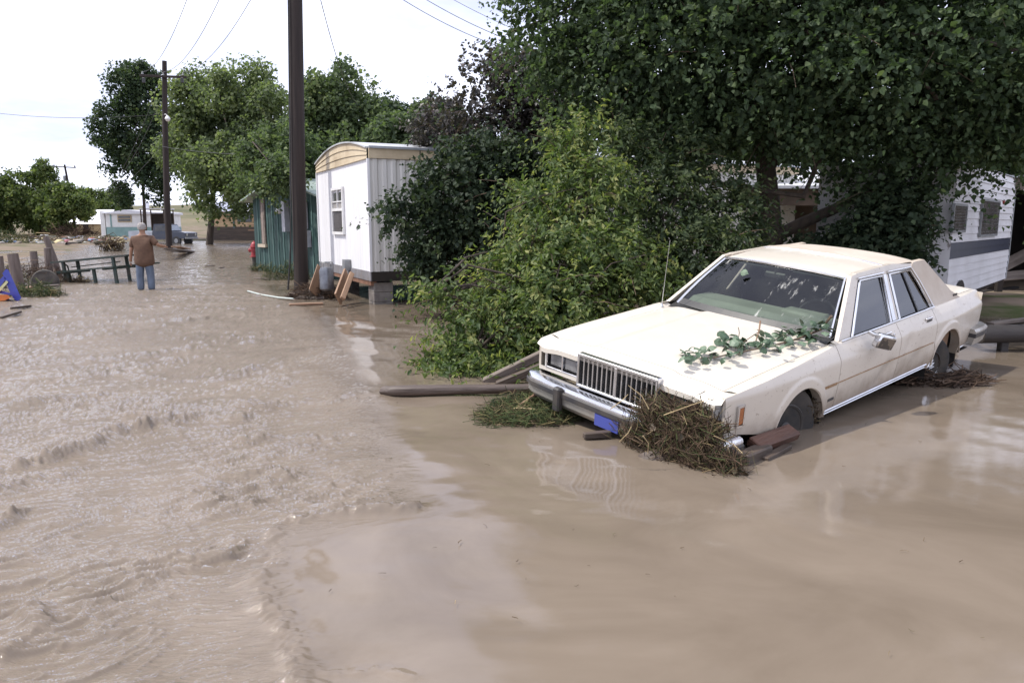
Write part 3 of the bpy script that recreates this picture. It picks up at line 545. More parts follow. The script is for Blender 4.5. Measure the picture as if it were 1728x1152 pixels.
# bowed roof, tan lapped fascia in steps
mb = MB(); ov = .06; nS = 22
for i in range(nS):
    s0, s1 = MW * i / nS, MW * (i + 1) / nS
    for dz, dd in ((0, 0),):
        q = [e1 * s0 - e2 * ov, e1 * s1 - e2 * ov, e1 * s1 + e2 * (MLEN + ov), e1 * s0 + e2 * (MLEN + ov)]; zs = [bow(s0), bow(s1), bow(s1), bow(s0)]
        V = [(p.x, p.y, z + .03) for p, z in zip(q, zs)] + [(p.x, p.y, z) for p, z in zip(q, zs)]
        mb.add(V, [(0, 1, 2, 3), (7, 6, 5, 4), (0, 4, 5, 1), (2, 6, 7, 3), (1, 5, 6, 2), (3, 7, 4, 0)])
mb.build('roof', material('home_roof_metal', (.62, .63, .64), (.45, .45, .45), scale=1.5, rough=.45, metal=.3), MH)
for j in range(3):
    za = lambda s, j=j: ZW1 + (bow(s) - ZW1) * j / 3; zb = lambda s, j=j: ZW1 + (bow(s) - ZW1) * (j + 1) / 3 - .004
    mb = MB(); V = []; F = []
    for i in range(nS + 1):
        s = MW * i / nS; p0 = e1 * s + n1 * (.045 - .008); p1 = e1 * s + n1 * .02
        V += [(p0.x, p0.y, za(s)), (p1.x, p1.y, zb(s)), (e1 * s).to_tuple()[:2] + (za(s),), (e1 * s).to_tuple()[:2] + (zb(s),)]
    for i in range(nS):
        a, b = 4 * i, 4 * i + 4; F += [(a, b, b + 1, a + 1), (a, a + 2, b + 2, b), (a + 1, b + 1, b + 3, a + 3)]
    mb.add(V, F); mb.build('fascia_panel', M_tan, MH)
mb = MB(); c = e2 * (MLEN / 2) + n2 * .03; mb.box((c.x, c.y, 2.96), (MLEN, .05, .19), frame(e2)); mb.build('eave_fascia', M_tan, MH)
mb = MB(); c = e2 * (MLEN / 2) + n2 * .06; mb.box((c.x, c.y, 3.075), (MLEN, .07, .045), frame(e2)); mb.build('gutter', material('gutter_metal', (.42, .44, .46), rough=.4, metal=.5), MH)
M_skirt = material('skirting_grey', (.22, .21, .22), (.14, .13, .13), scale=2.5, rough=.8, dirt=((.20, .15, .11), 2, .5, .2, .8))
mb = MB(); c = e1 * (MW / 2) + n1 * .0; mb.box((c.x, c.y, .565), (MW + .02, .05, .185), frame(e1)); mb.build('skirting', M_skirt, MH)
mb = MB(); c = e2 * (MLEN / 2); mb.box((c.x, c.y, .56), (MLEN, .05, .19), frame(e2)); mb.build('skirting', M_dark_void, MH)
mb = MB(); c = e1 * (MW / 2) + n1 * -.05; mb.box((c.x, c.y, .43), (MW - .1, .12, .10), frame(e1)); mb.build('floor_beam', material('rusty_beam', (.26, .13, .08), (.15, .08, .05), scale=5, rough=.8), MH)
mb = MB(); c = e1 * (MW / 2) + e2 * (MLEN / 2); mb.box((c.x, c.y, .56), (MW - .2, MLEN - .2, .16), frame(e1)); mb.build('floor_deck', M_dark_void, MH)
for k, (a, b) in enumerate(((.25, .25), (.3, 3.2), (.3, 6.2), (2.4, .9), (4.2, .6), (4.2, 4), (2.4, 4.2))):
    mb = MB(); c = e1 * a + e2 * b
    for j in range(4): mb.box((c.x, c.y, -.26 + .2 * j), (.4 + (j % 2) * .01, .4, .196), frame(e1), bev=.008)
    mb.build('block_pier', material('concrete_block', (.24, .22, .20), (.14, .12, .11), scale=5, rough=.9, bump=.4), MH)
mb = MB(); c = n1 * .012 + n2 * .012; mb.box((c.x, c.y, (ZW0 + ZW1) / 2), (.05, .05, ZW1 - ZW0), frame(e1)); mb.build('corner_trim', M_mh_end, MH)
mb = MB(); c = e1 * MW + n1 * .012; mb.box((c.x, c.y, (ZW0 + ZW1) / 2), (.05, .04, ZW1 - ZW0), frame(e1)); mb.build('corner_trim', M_mh_end, MH)
def wall_uv(px, py):
    p = on_plane(px, py, O, n1) - O; return p.dot(e1), p.z
s_r, zt = wall_uv(580, 317); s_l, zb_ = wall_uv(565, 393); ws, wh, wc = (s_l - s_r), zt - zb_, (s_l + s_r) / 2; wz = (zt + zb_) / 2
Fm = frame(e1); WIN = None
def wbox(mb, s, z, w, h, d, off): c = e1 * s + n1 * off; mb.box((c.x, c.y, z), (w, d, h), Fm)
mb = MB()
for ds, dz, w, h in ((-ws / 2, 0, .06, wh + .06), (ws / 2, 0, .06, wh + .06), (0, wh / 2, ws - .06, .06), (0, -wh / 2, ws - .06, .06), (0, .06 * wh / 2, ws - .06, .06)): wbox(mb, wc + ds, wz + dz, w, h, .05, .03)
WIN = mb.build('window', M_white, MH)
M_glass_dark = material('dark_window_glass', (.05, .055, .06), (.10, .10, .10), scale=2, rough=.08, spec=.6)
M_curtain = material('curtain_grey', (.34, .32, .30), (.22, .21, .2), scale=7, rough=.9, stretch=(4, 4, .5))
for (a, b, c_, d_) in ((-.25, .30, .44, .20), (.25, .30, .44, .20), (-.25, .11, .44, .13), (.25, .11, .44, .13)):
    mb = MB(); wbox(mb, wc + a * ws * .95, wz + b * wh * 1.0 + .02 * wh, ws * .40, wh * d_ * .95, .012, .018); mb.build('pane', M_glass_dark if b > .2 else M_curtain, WIN)
mb = MB(); wbox(mb, wc, wz + .21 * wh, ws - .06, .025, .03, .03); wbox(mb, wc, wz + .25 * wh, .025, wh * .44, .03, .031); mb.build('muntin', M_white, WIN)
mb = MB(); wbox(mb, wc, wz - .23 * wh, ws - .06, wh * .47, .012, .018); mb.build('pane', material('blind_dark', (.10, .09, .09), (.05, .045, .045), scale=12, rough=.4, stretch=(.3, .3, 4)), WIN)
s, z = wall_uv(591, 447); mb = MB(); wbox(mb, s, z, .2, .24, .14, .08); c = e1 * s + n1 * .12; mb.tube([(c.x, c.y, z - .1), (c.x, c.y, z - .35), (c.x + .05, c.y, z - .5)], .025, 6); mb.build('electric_box', M_metal_grey, MH)
mb = MB(); p = e2 * 1.05 + n2 * .045; mb.tube([(p.x, p.y, 3.1), (p.x, p.y - .02, 2.9), (p.x - .05, p.y, 2.75), (p.x - .03, p.y, 2.0), (p.x - .03, p.y, .8)], .012, 6); mb.build('cable', M_black, MH, True)
tag(MH, 'white ribbed mobile home with tan bowed roof edge raised on blocks', 'mobile home')

# loose boards under the mobile home
def board(name, label, a, b, w, t, m, roll=0.0, cat='board', group=None, wr=None):
    a, b = Vector(a), Vector(b); d = b - a; Mx = frame(d, (0, 0, 1) if abs(d.normalized().z) < .95 else (0, 1, 0)) @ Matrix.Rotation(roll, 3, 'X')
    o = MB().box((0, 0, 0), (d.length, w, t), bev=min(w, t) * .12).build(name, m, None); o.matrix_world = Matrix.Translation((a + b) / 2) @ Mx.to_4x4(); return tag(o, label, cat, group)
board('plywood_sheet', 'orange plywood sheet leaning behind the big pole under the home', at(531, 497, 15.8), at(545, 455, 16.2), .42, .02, M_raw_wood, R(80))
board('plank', 'wide reddish plank hanging from the home floor to the water', at(570, 505, 14.6), at(586, 462, 15.2), .30, .04, M_raw_wood, R(82))
board('plank', 'split raw plank leaning edgeways against the home skirting', at(578, 504, 14.3), at(594, 461, 15.0), .10, .06, M_raw_wood, R(40))
board('plank', 'flat orange plank floating at the foot of the big pole', gp(488, 514, .03), gp(545, 512, .03), .12, .04, M_raw_wood)
o = MB().lathe([(.10, 0), (.15, .04), (.15, .42), (.12, .48), (.04, .5)], 14).build('propane_tank', material('tank_metal', (.20, .21, .23), (.10, .10, .11), scale=6, rough=.35, metal=.6), None, True)
o.location = at(552, 490, 15.6); tag(o, 'small grey metal tank under the mobile home end', 'tank')
mb = MB()
for k in range(8):
    a_ = 2 * math.pi * k / 8; mb.tube([(.13 * math.cos(a_), .13 * math.sin(a_), 0), (.13 * math.cos(a_), .13 * math.sin(a_), .4)], .008, 4)
mb.tube([(.13 * math.cos(2 * math.pi * k / 12), .13 * math.sin(2 * math.pi * k / 12), .4) for k in range(13)], .01, 5); mb.tube([(.13 * math.cos(2 * math.pi * k / 12), .13 * math.sin(2 * math.pi * k / 12), .2) for k in range(13)], .01, 5)
o = mb.build('wire_basket', M_metal_grey, None); o.location = at(552, 474, 15.9); tag(o, 'wire cage standing on the grey tank under the home', 'cage')

# ---------------------------------------------------------------- green shed
GA = gp(434, 455); GB0 = gp(492, 463); g1 = Vector((GB0.x - GA.x, GB0.y - GA.y, 0)).normalized(); GWD = 6.0; gn = Vector((g1.y, -g1.x, 0)); gn = gn if gn.dot(-GA) > 0 else -gn; g2 = -gn
GO = Vector((GA.x, GA.y, 0)); GS = empty('green_shed', GO); M_green = material('green_board', (.018, .058, .052), (.010, .034, .031), scale=2.5, rough=.75, stretch=(3, 3, .25), dirt=((.16, .20, .17), 2.2, .56, .2, .5))
M_batten = material('faded_batten', (.13, .22, .20), (.05, .10, .09), scale=3, rough=.8, stretch=(2, 2, .3)); M_groof = material('green_roof', (.34, .40, .35), (.22, .28, .24), scale=2, rough=.5, metal=.2)
EV, PK = 2.42, 2.95
def gz_(s): return EV + (PK - EV) * (1 - abs(s - GWD / 2) / (GWD / 2))
nb = 26
for i in range(nb):
    s0, s1 = GWD * i / nb + .006, GWD * (i + 1) / nb - .006; mb = MB(); V = []
    for off in (0, .03):
        for s, z in ((s0, -.3), (s1, -.3), (s1, gz_(s1)), (s0, gz_(s0))): p = g1 * s + gn * off; V.append((p.x, p.y, z))
    mb.add(V, [(3, 2, 1, 0), (4, 5, 6, 7), (0, 1, 5, 4), (1, 2, 6, 5), (2, 3, 7, 6), (3, 0, 4, 7)]); mb.build('board', M_green, GS)
for i in range(1, nb):
    if i % 2: continue
    s = GWD * i / nb; c = g1 * s + gn * .04; mb = MB(); mb.box((c.x, c.y, (gz_(s) - .35) / 2), (.05, .025, gz_(s) + .30), frame(g1)); mb.build('batten', M_batten, GS)
mb = MB()
for (A_, ex_, L_) in ((Vector((0, 0, 0)), g2, 7.0), (g1 * GWD, g2, 7.0)):
    q = [A_, A_ + ex_ * L_]; mb.add([(q[0].x, q[0].y, -.3), (q[1].x, q[1].y, -.3), (q[1].x, q[1].y, EV), (q[0].x, q[0].y, EV)], [(0, 1, 2, 3)])
mb.build('side_walls', M_green, GS)
mb = MB()
for sgn in (0, 1):
    s0 = -.35 if sgn == 0 else GWD + .35; a_ = g1 * s0 + gn * .4; b_ = g1 * (GWD / 2) + gn * .4; zA, zB = EV - .08, PK + .05
    V = []
    for dz in (0, .05):
        for p, z in ((a_, zA), (b_, zB), (b_ + g2 * 7.6, zB), (a_ + g2 * 7.6, zA)): V.append((p.x, p.y, z + dz))
    mb.add(V, [(3, 2, 1, 0), (4, 5, 6, 7), (0, 1, 5, 4), (1, 2, 6, 5), (2, 3, 7, 6), (3, 0, 4, 7)])
mb.build('roof', M_groof, GS)
def gbox(mb, px0, px1, py0, py1, d, off, z=None):
    a_ = on_plane(px0, py0, GO, gn) - GO; b_ = on_plane(px1, py1, GO, gn) - GO; s = (a_.dot(g1) + b_.dot(g1)) / 2; w = abs(a_.dot(g1) - b_.dot(g1)); c = g1 * s + gn * off
    mb.box((c.x, c.y, (a_.z + b_.z) / 2), (w, d, abs(a_.z - b_.z)), frame(g1)); return mb
W_ = gbox(MB(), 442, 452.5, 337, 418, .05, .055).build('window', M_grey_wood, GS); gbox(MB(), 444.5, 450.5, 345, 411, .02, .082).build('pane', material('boarded_pane', (.30, .24, .20), (.20, .16, .14), scale=4, rough=.8), W_)
gbox(MB(), 441, 454, 411.5, 417.5, .09, .085).build('sill', material('pale_wood', (.50, .42, .32), rough=.8), W_)
gbox(MB(), 484, 491.5, 338, 391, .16, .12).build('meter_box', material('meter_grey', (.42, .43, .47), rough=.5), GS)
mb = MB(); q = on_plane(481.5, 356, GO, gn) - GO + gn * .16; mb.lathe([(.09, 0), (.10, .04), (.08, .12), (.03, .15)], 12, (q.x, q.y, q.z), frame(g1).to_3x3() @ Matrix.Rotation(R(90), 3, 'X')); mb.build('meter', M_white, GS, True)
gbox(MB(), 519, 523.5, 341, 386, .12, .12).build('meter_box', _mats['meter_grey'], GS); gbox(MB(), 522, 529, 389, 417, .12, .12).build('meter_box', _mats['meter_grey'], GS)
tag(GS, 'green board shed with narrow boarded window behind the fire hydrant', 'shed')

# ---------------------------------------------------------------- fire hydrant
hb = gp(431, 453); HY = empty('fire_hydrant', hb); M_hyd = material('hydrant_red', (.42, .045, .055), (.28, .03, .035), scale=8, rough=.45, dirt=((.30, .22, .17), 5, .6, .15, .6)); M_hb = material('hydrant_base', (.05, .055, .05), (.09, .07, .05), scale=8, rough=.8)
mb = MB(); mb.lathe([(.11, -.2), (.10, .30), (.10, .42)], 14); mb.build('lower_barrel', M_hb, HY, True)
mb = MB(); mb.lathe([(.17, .42), (.17, .455), (.12, .46), (.115, .74), (.125, .76)], 16); mb.build('upper_barrel', M_hyd, HY, True)
mb = MB(); mb.lathe([(.15, .765), (.15, .80), (.125, .81), (.11, .88), (.07, .94), (.035, .96), (.03, 1.0)], 16); mb.build('bonnet', M_hyd, HY, True)
for a_ in (R(180), R(-80), R(5)):
    mb = MB(); mb.lathe([(.055, .08), (.06, .15), (.075, .15), (.075, .19), (.03, .19), (.03, .22)], 12, (0, 0, .66), Matrix.Rotation(a_, 3, 'Z') @ Matrix.Rotation(R(90), 3, 'Y')); mb.build('nozzle', M_hyd, HY, True)
tag(HY, 'red fire hydrant standing beside the corner of the green shed', 'hydrant')

# ---------------------------------------------------------------- camper trailer on the drier yard
CR = at(1697, 470, 16.0); CLp = at(1587, 470, 11.0); CO2 = Vector((CLp.x, CLp.y, 0)); c1 = Vector((CR.x - CLp.x, CR.y - CLp.y, 0)); CLEN = c1.length; c1.normalize(); cn = Vector((c1.y, -c1.x, 0)); CA = empty('camper_trailer', CO2)
M_cw = material('camper_white', (.78, .76, .77), (.68, .66, .66), scale=1.5, rough=.4, dirt=((.16, .13, .11), 5, .64, .06, .8)); M_cs = material('camper_stripe', (.018, .022, .045), (.03, .032, .05), scale=3, rough=.4)
cz0 = .45; cz1 = 1.6 + (378 - 305) / FPX * 16.0 + .02; x0, x1 = .45, CLEN
def cpt(s, z, off): p = c1 * s + cn * off; return (p.x, p.y, z)
nlap = 17; zl = [cz0 + (cz1 - cz0) * i / nlap for i in range(nlap + 1)]; rad = .45
def s_end(z):
    if z > cz1 - rad: return x1 - rad + math.sqrt(max(0, rad ** 2 - (z - cz1 + rad) ** 2))
    if z < cz0 + .5: return x1 - .16 * (1 - (z - cz0) / .5)
    return x1
zs1 = 1.6 - (402 - 378) / FPX * 16.0; zs0 = 1.6 - (419 - 378) / FPX * 16.0
for i in range(nlap):
    za, zb2 = zl[i], zl[i + 1]; zm = (za + zb2) / 2; m = M_cs if zs0 - .02 < zm < zs1 + .04 else M_cw
    V = []; F = []; k = 5
    for j in range(k + 1):
        z = za + (zb2 - .003 - za) * j / k; off = .016 * (1 - j / k); V += [cpt(x0, z, off), cpt(s_end(z), z, off), cpt(x0, z, -.05), cpt(s_end(z), z, -.05)]
    for j in range(k):
        a_, b_ = 4 * j, 4 * j + 4; F += [(a_, a_ + 1, b_ + 1, b_), (a_ + 1, a_ + 3, b_ + 3, b_ + 1), (a_ + 2, b_ + 2, b_ + 3, a_ + 3)]
    F += [(0, 2, 3, 1)]; mb = MB(); mb.add(V, F); mb.build('siding_panel', m, CA)
out = [(s_end(z), z) for z in lin(cz0, cz1, 26)]
mb = MB(); V = []; W2 = 2.0
for s, z in out: V += [cpt(s, z, .012), cpt(s, z, -W2)]
F = [(2 * i, 2 * i + 2, 2 * i + 3, 2 * i + 1) for i in range(len(out) - 1)]; b = len(V); V += [cpt(x0, cz1, .012), cpt(x0, cz1, -W2), cpt(x0, cz0, .012), cpt(x0, cz0, -W2)]
F += [(2 * len(out) - 2, b, b + 1, 2 * len(out) - 1), (0, 1, b + 3, b + 2), (b, b + 2, b + 3, b + 1)]; mb.add(V, F); mb.build('shell', M_cw, CA)
mb = MB(); mb.tube([cpt(s, z, .015) for s, z in out] + [cpt(x0, cz1, .015)], .014, 5); mb.build('edge_molding', M_metal_grey, CA)
def cuv(px, py): p = on_plane(px, py, CO2, cn) - CO2; return p.dot(c1), p.z
for (pa, pb, qa, qb) in ((1655, 1684, 337, 398), (1606, 1628, 345, 391)):
    sa, za = cuv(pa, qa); sb, _ = cuv(pb, qa); _, zb2 = cuv(pa, qb); zt2 = za; mb = MB(); s = (sa + sb) / 2; w = sb - sa; h = zt2 - zb2; Fc = frame(c1)
    for (ds, dz, ww, hh) in ((-w / 2, 0, .035, h), (w / 2, 0, .035, h), (0, h / 2, w, .035), (0, -h / 2, w, .035)): mb.box(cpt(s + ds, (zt2 + zb2) / 2 + dz, .03), (ww, .04, hh), Fc)
    wo = mb.build('window', M_metal_grey, CA)
    for j in range(9):
        mb = MB(); mb.box(cpt(s, zb2 + h * (j + .5) / 9, .035), (w - .05, .012, h / 9 * .98), Fc @ Matrix.Rotation(R(14), 3, 'X')); mb.build('louver_pane', material('louver_glass', (.20, .185, .17), (.11, .10, .095), scale=3, rough=.2, spec=.6), wo)
mb = MB(); mb.lathe([(.05, 0), (.045, .03), (.02, .045)], 10, cpt(*cuv(1692, 341), .0), frame(c1) @ Matrix.Rotation(R(90), 3, 'X')); mb.build('marker_lamp', material('lamp_red', (.25, .02, .02), rough=.3), CA, True)
ws_, _ = cuv(1618, 482); mb = MB(); mb.tube([cpt(ws_, .33, -.05), cpt(ws_, .33, -.25)], .33, 22); mb.build('wheel', M_black, CA, True)
mb = MB(); V = []
for k in range(13):
    a_ = math.pi * k / 12; V.append(cpt(ws_ + .42 * math.cos(a_), .40 + .30 * math.sin(a_), .026))
mb.add(V, [tuple(range(13))]); mb.build('wheel_opening_shade', M_dark_void, CA)  # flat dark sheet on the siding stands in for a shaded opening
mb = MB(); mb.box(cpt((x0 + x1) / 2, .36, -W2 / 2), (x1 - x0 - .4, W2 * .8, .16), frame(c1)); mb.build('chassis', M_dark_void, CA)
tag(CA, 'white travel trailer with dark stripe and louvered windows behind the sedan trunk', 'camper')

# dark carport past the camper
kp = at(1686, 470, 17.0); KO = Vector((kp.x, kp.y, 0)); KP = empty('carport', KO); M_kb = material('carport_board', (.17, .13, .105), (.11, .085, .07), scale=4, rough=.8, stretch=(.3, 1, 1))
ztop = 1.6 + (378 - 303) / FPX * 17; mb = MB(); mb.box((2.5, .03, ztop - .12), (5.0, .06, .26)); mb.build('fascia', M_kb, KP)
mb = MB(); mb.box((2.6, 3.0, ztop + .03), (5.4, 6.2, .05)); mb.build('roof', M_metal_grey, KP)
for c_, d_ in (((2.5, 6.0, 1.1), (5.0, .06, 2.8)), ((5.0, 3, 1.1), (.06, 6, 2.8)), ((.03, 3.2, 1.1), (.06, 5.6, 2.8))): MB().box(c_, d_).build('wall', M_dark_void, KP)  # walls, like the post below, coloured near black as the carport's shade
MB().box((.06, .08, 1.0), (.12, .12, 2.7)).build('post', M_dark_void, KP)
for k, (a_, b_, z_) in enumerate((((.4, .8, .5), (1.6, 1.4, .9), .3), ((.2, .6, .35), (1.5, .7, .45), .3))):
    board('loose_board', ('pale board tilted inside the dark carport opening', 'flat pale board lying in the carport mouth')[k], KO + Vector(a_), KO + Vector(b_), .3, .03, M_grey_wood, R(35))
tag(KP, 'dark open carport with brown fascia beside the camper', 'carport')

# low house seen under the cottonwood
ho = at(1275, 420, 19.0); HO = Vector((ho.x, ho.y, 0)); PH = empty('porch_house', HO); M_br = material('brown_siding', (.12, .085, .06), (.07, .05, .035), scale=3, rough=.85)
zf = lambda py: 1.6 + (378 - py) / FPX * 19.0
mb = MB(); mb.box((2.5, 1.5, zf(380) / 2), (6.4, .1, zf(315) + .4)); mb.build('wall', M_br, PH)
mb = MB(); mb.box((1.6, 0, zf(334)), (4.6, .08, .42)); mb.build('porch_fascia', M_raw_wood if False else M_br, PH)
mb = MB(); V = [(-.8, -.2, zf(316)), (4.3, -.2, zf(316)), (4.3, 3.4, zf(290) + .1), (-.8, 3.4, zf(290) + .1)]; mb.add(V + [(x, y, z - .07) for x, y, z in V], [(0, 1, 2, 3), (7, 6, 5, 4), (0, 4, 5, 1), (1, 5, 6, 2), (2, 6, 7, 3), (3, 7, 4, 0)]); mb.build('roof', material('pale_roof', (.60, .61, .62), (.48, .48, .48), scale=2, rough=.5), PH)
for x in (-.1, 2.1): MB().box((x, .05, zf(370) / 2), (.1, .1, zf(335))).build('porch_post', M_br, PH)
mb = MB(); mb.box((-.05, 1.40, zf(370)), (1.0, .06, .55)); w = mb.build('window', M_white, PH); MB().box((-.05, 1.35, zf(370)), (.86, .05, .43)).build('pane', M_glass_dark, w)
MB().box((.85, 1.40, zf(368)), (.35, .06, .5)).build('window', M_white, PH)
tag(PH, 'brown porch house with pale roof glimpsed under the cottonwood branches', 'house')

# guard log at the car's tail and boards in the mud
M_tie = material('black_timber', (.04, .033, .03), (.02, .017, .016), scale=6, rough=.7, stretch=(.2, 1, 1), bump=.4)
ga = at(1652, 564, 9.3); gb = ga + Vector((3.4, .35, .0)); LG = empty('timber_barrier', (ga.x, ga.y, 0))
mb = MB(); mb.tube([(0, 0, ga.z), (1.1, .1, ga.z + .01), (3.4, .35, ga.z + .02)], .115, 14); mb.build('rail', M_tie, LG, True)
for t in (.1, .85): MB().box((3.4 * t, .35 * t, ga.z / 2 - .1), (.1, .1, ga.z + .0), bev=.01).build('post', M_tie, LG)
tag(LG, 'low dark timber barrier rail just past the sedan rear bumper', 'barrier')
for k, (a_, b_, lb) in enumerate(((gp(1655, 512), gp(1760, 522), 'pale plank in mud beyond the timber barrier'), (gp(1670, 552), gp(1760, 540), 'muddy plank lying close behind the timber barrier'), (gp(1640, 498), gp(1715, 488), 'dark pipe lying beneath the camper'))):
    board('plank', lb, a_ + Vector((0, 0, .05)), b_ + Vector((0, 0, .05)), .12, .05, M_grey_wood if k < 2 else M_tie)
# ---------------------------------------------------------------- far bank: shack, trailer, house, pickup
SH = at(150, 396, 105); SHO = Vector((SH.x, SH.y, .05)); k = 105 / FPX; HS = empty('white_roof_shack', SHO); zf = lambda py: 1.6 + (378 - py) / FPX * 105 - .05
wd = 64 * k; M_tanwall = material('tan_wall', (.50, .38, .22), (.40, .30, .18), scale=1, rough=.8); M_tin = material('white_tin', (.74, .74, .78), (.62, .62, .66), scale=.8, rough=.5)
mb = MB(); mb.box((0, 1.6, zf(375) / 2), (wd * .97, 3.0, zf(375))); mb.build('wall', M_tanwall, HS)
mb = MB()
V = [(-wd * .52, -.1, zf(378)), (wd * .5, -.1, zf(378)), (wd * .5, .5, zf(371)), (-wd * .50, .5, zf(371))]; mb.add(V + [(x, y + .05, z - .05) for x, y, z in V], [(0, 1, 2, 3), (7, 6, 5, 4), (0, 4, 5, 1), (1, 5, 6, 2), (2, 6, 7, 3), (3, 7, 4, 0)]); mb.build('porch_roof', M_tin, HS)
mb = MB(); V = [(-wd * .47, .6, zf(371.5)), (wd * .5, .6, zf(371.5)), (wd * .5, 2.2, zf(354)), (-wd * .45, 2.2, zf(354))]; mb.add(V + [(x, y + .1, z - .06) for x, y, z in V], [(0, 1, 2, 3), (7, 6, 5, 4), (0, 4, 5, 1), (1, 5, 6, 2), (2, 6, 7, 3), (3, 7, 4, 0)]); mb.build('roof', M_tin, HS)
MB().box((-.4 * k * 10, -.02, zf(386)), (.7, .1, 1.4)).build('door', M_dark_void, HS); MB().box((wd * .47, -.1, zf(386)), (.12, .12, zf(378) + .1)).build('post', M_dark_wood, HS)
tag(HS, 'low tan shack with white tin roof on the far bank', 'shack')
tr = at(216, 402, 84); TRO = Vector((tr.x, tr.y, 0)); k = 84 / FPX; TR = empty('two_tone_trailer', TRO); zf = lambda py: 1.6 + (378 - py) / FPX * 84
wd = 72 * k; M_teal = material('teal_band', (.24, .37, .36), (.18, .29, .28), scale=1.5, rough=.6)
mb = MB(); mb.box((.1, 4, (zf(361) + zf(383)) / 2), (wd, 8, zf(361) - zf(383))); mb.build('upper_wall', M_white, TR)
mb = MB(); mb.box((.12, 4, (zf(383) + zf(401)) / 2), (wd + .02, 8.02, zf(383) - zf(401) - .02)); mb.build('lower_wall', M_teal, TR)
mb = MB(); V = [(-wd / 2 - .3, -.25, zf(361)), (0, -.25, zf(354.5)), (wd / 2 + .3, -.25, zf(358)), (wd / 2 + .3, -.25, zf(361.5) - .02)]; mb.prism([(a, c) for a, b, c in V], lambda x, z: (x, -.25, z), lambda x, z: (x, 8.3, z)); mb.build('roof', M_tin, TR)
MB().box((-wd / 2 - .35, 1.4, (zf(357) + zf(402)) / 2), (.5, 2.5, zf(357) - zf(402))).build('entry_wall', M_white, TR)
for x, w, m in ((-wd * .36, .16, M_teal), (wd * .40, .16, M_dark_void)): MB().box((x, -.02, (zf(362) + zf(383)) / 2), (w, .06, zf(362) - zf(383) - .05)).build('trim_strip', m, TR)
w = MB().box((-wd * .04, -.03, zf(369)), (1.55, .08, .78)).build('window', M_tanwall, TR); MB().box((-wd * .04, -.075, zf(369) + .17), (1.35, .03, .24)).build('pane', M_glass_dark, w); MB().box((-wd * .04, -.075, zf(369) - .17), (1.35, .03, .24)).build('pane', M_glass_dark, w)
MB().box((.2, 3.5, zf(404)), (wd * .7, 6, .35)).build('chassis', M_dark_void, TR)
mb = MB(); mb.box((1.0, 3, zf(348)), (.25, .3, .9)); mb.tube([(1.1, 3, zf(343.5)), (2.5, 3, zf(343.5)), (2.5, 3, zf(355))], .05, 5); mb.build('roof_vent', M_tin, TR)
tag(TR, 'white trailer with teal lower band and small window on the far bank', 'trailer')
# dark open awning beside the trailer
aw = at(268, 398, 80); AW = empty('open_awning', (aw.x, aw.y, 0)); zf = lambda py: 1.6 + (378 - py) / FPX * 80
MB().box((0, 0, zf(353.5)), (2.6, 2.5, .1)).build('roof', M_tin, AW)
for x, y in ((-1.2, -1.1), (1.2, -1.1), (-1.2, 1.1), (1.2, 1.1)): MB().box((x, y, zf(353) / 2), (.1, .1, zf(354))).build('post', M_dark_wood, AW)
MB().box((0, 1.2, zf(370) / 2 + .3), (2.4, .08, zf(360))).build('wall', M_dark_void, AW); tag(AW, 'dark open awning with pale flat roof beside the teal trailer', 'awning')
# tan house behind the pale cottonwood
th = at(398, 388, 72); THO = Vector((th.x, th.y, 0)); TH = empty('tan_house', THO); zf = lambda py: 1.6 + (378 - py) / FPX * 72; k = 72 / FPX; wd = 80 * k
for i in range(9):
    z0, z1 = zf(386) + (zf(357) - zf(386)) * i / 9, zf(386) + (zf(357) - zf(386)) * (i + 1) / 9; MB().box((0, 3, (z0 + z1) / 2), (wd, 6, z1 - z0 - .012)).build('siding_board', material('house_tan', (.60, .42, .24), (.52, .36, .21), scale=2, rough=.75), TH)
mb = MB(); V = [(-wd / 2 - .4, -.5, zf(357)), (wd / 2 + .6, -.5, zf(357)), (wd / 2 + .6, 3.2, zf(340)), (-wd / 2 - .4, 3.2, zf(340))]; mb.add(V + [(x, y + .05, z - .1) for x, y, z in V], [(0, 1, 2, 3), (7, 6, 5, 4), (0, 4, 5, 1), (1, 5, 6, 2), (2, 6, 7, 3), (3, 7, 4, 0)]); mb.build('roof', M_tin, TH)
MB().box((0, 2.9, .2), (wd - .1, 5.9, zf(386) * 2)).build('foundation', M_dark_wood, TH)
w = MB().box((.9, -.02, zf(366.5)), (1.35, .08, .95)).build('window', material('teal_frame', (.1, .14, .14), rough=.6), TH); MB().box((.9, -.06, zf(366.5)), (1.15, .05, .78)).build('pane', M_glass_dark, w)
MB().box((-wd * .03, -.04, zf(371)), (.14, .1, zf(357) - zf(386))).build('corner_post', _mats['teal_frame'], TH)
mb = MB(); mb.box((wd * .52, -1.2, zf(380)), (1.6, .08, .1)); mb.box((wd * .52, -1.2, zf(388)), (1.6, .08, .1)); mb.build('porch_rail', M_raw_wood, TH)
tag(TH, 'tan sided house with white metal roof behind the flooded cottonwood', 'house')
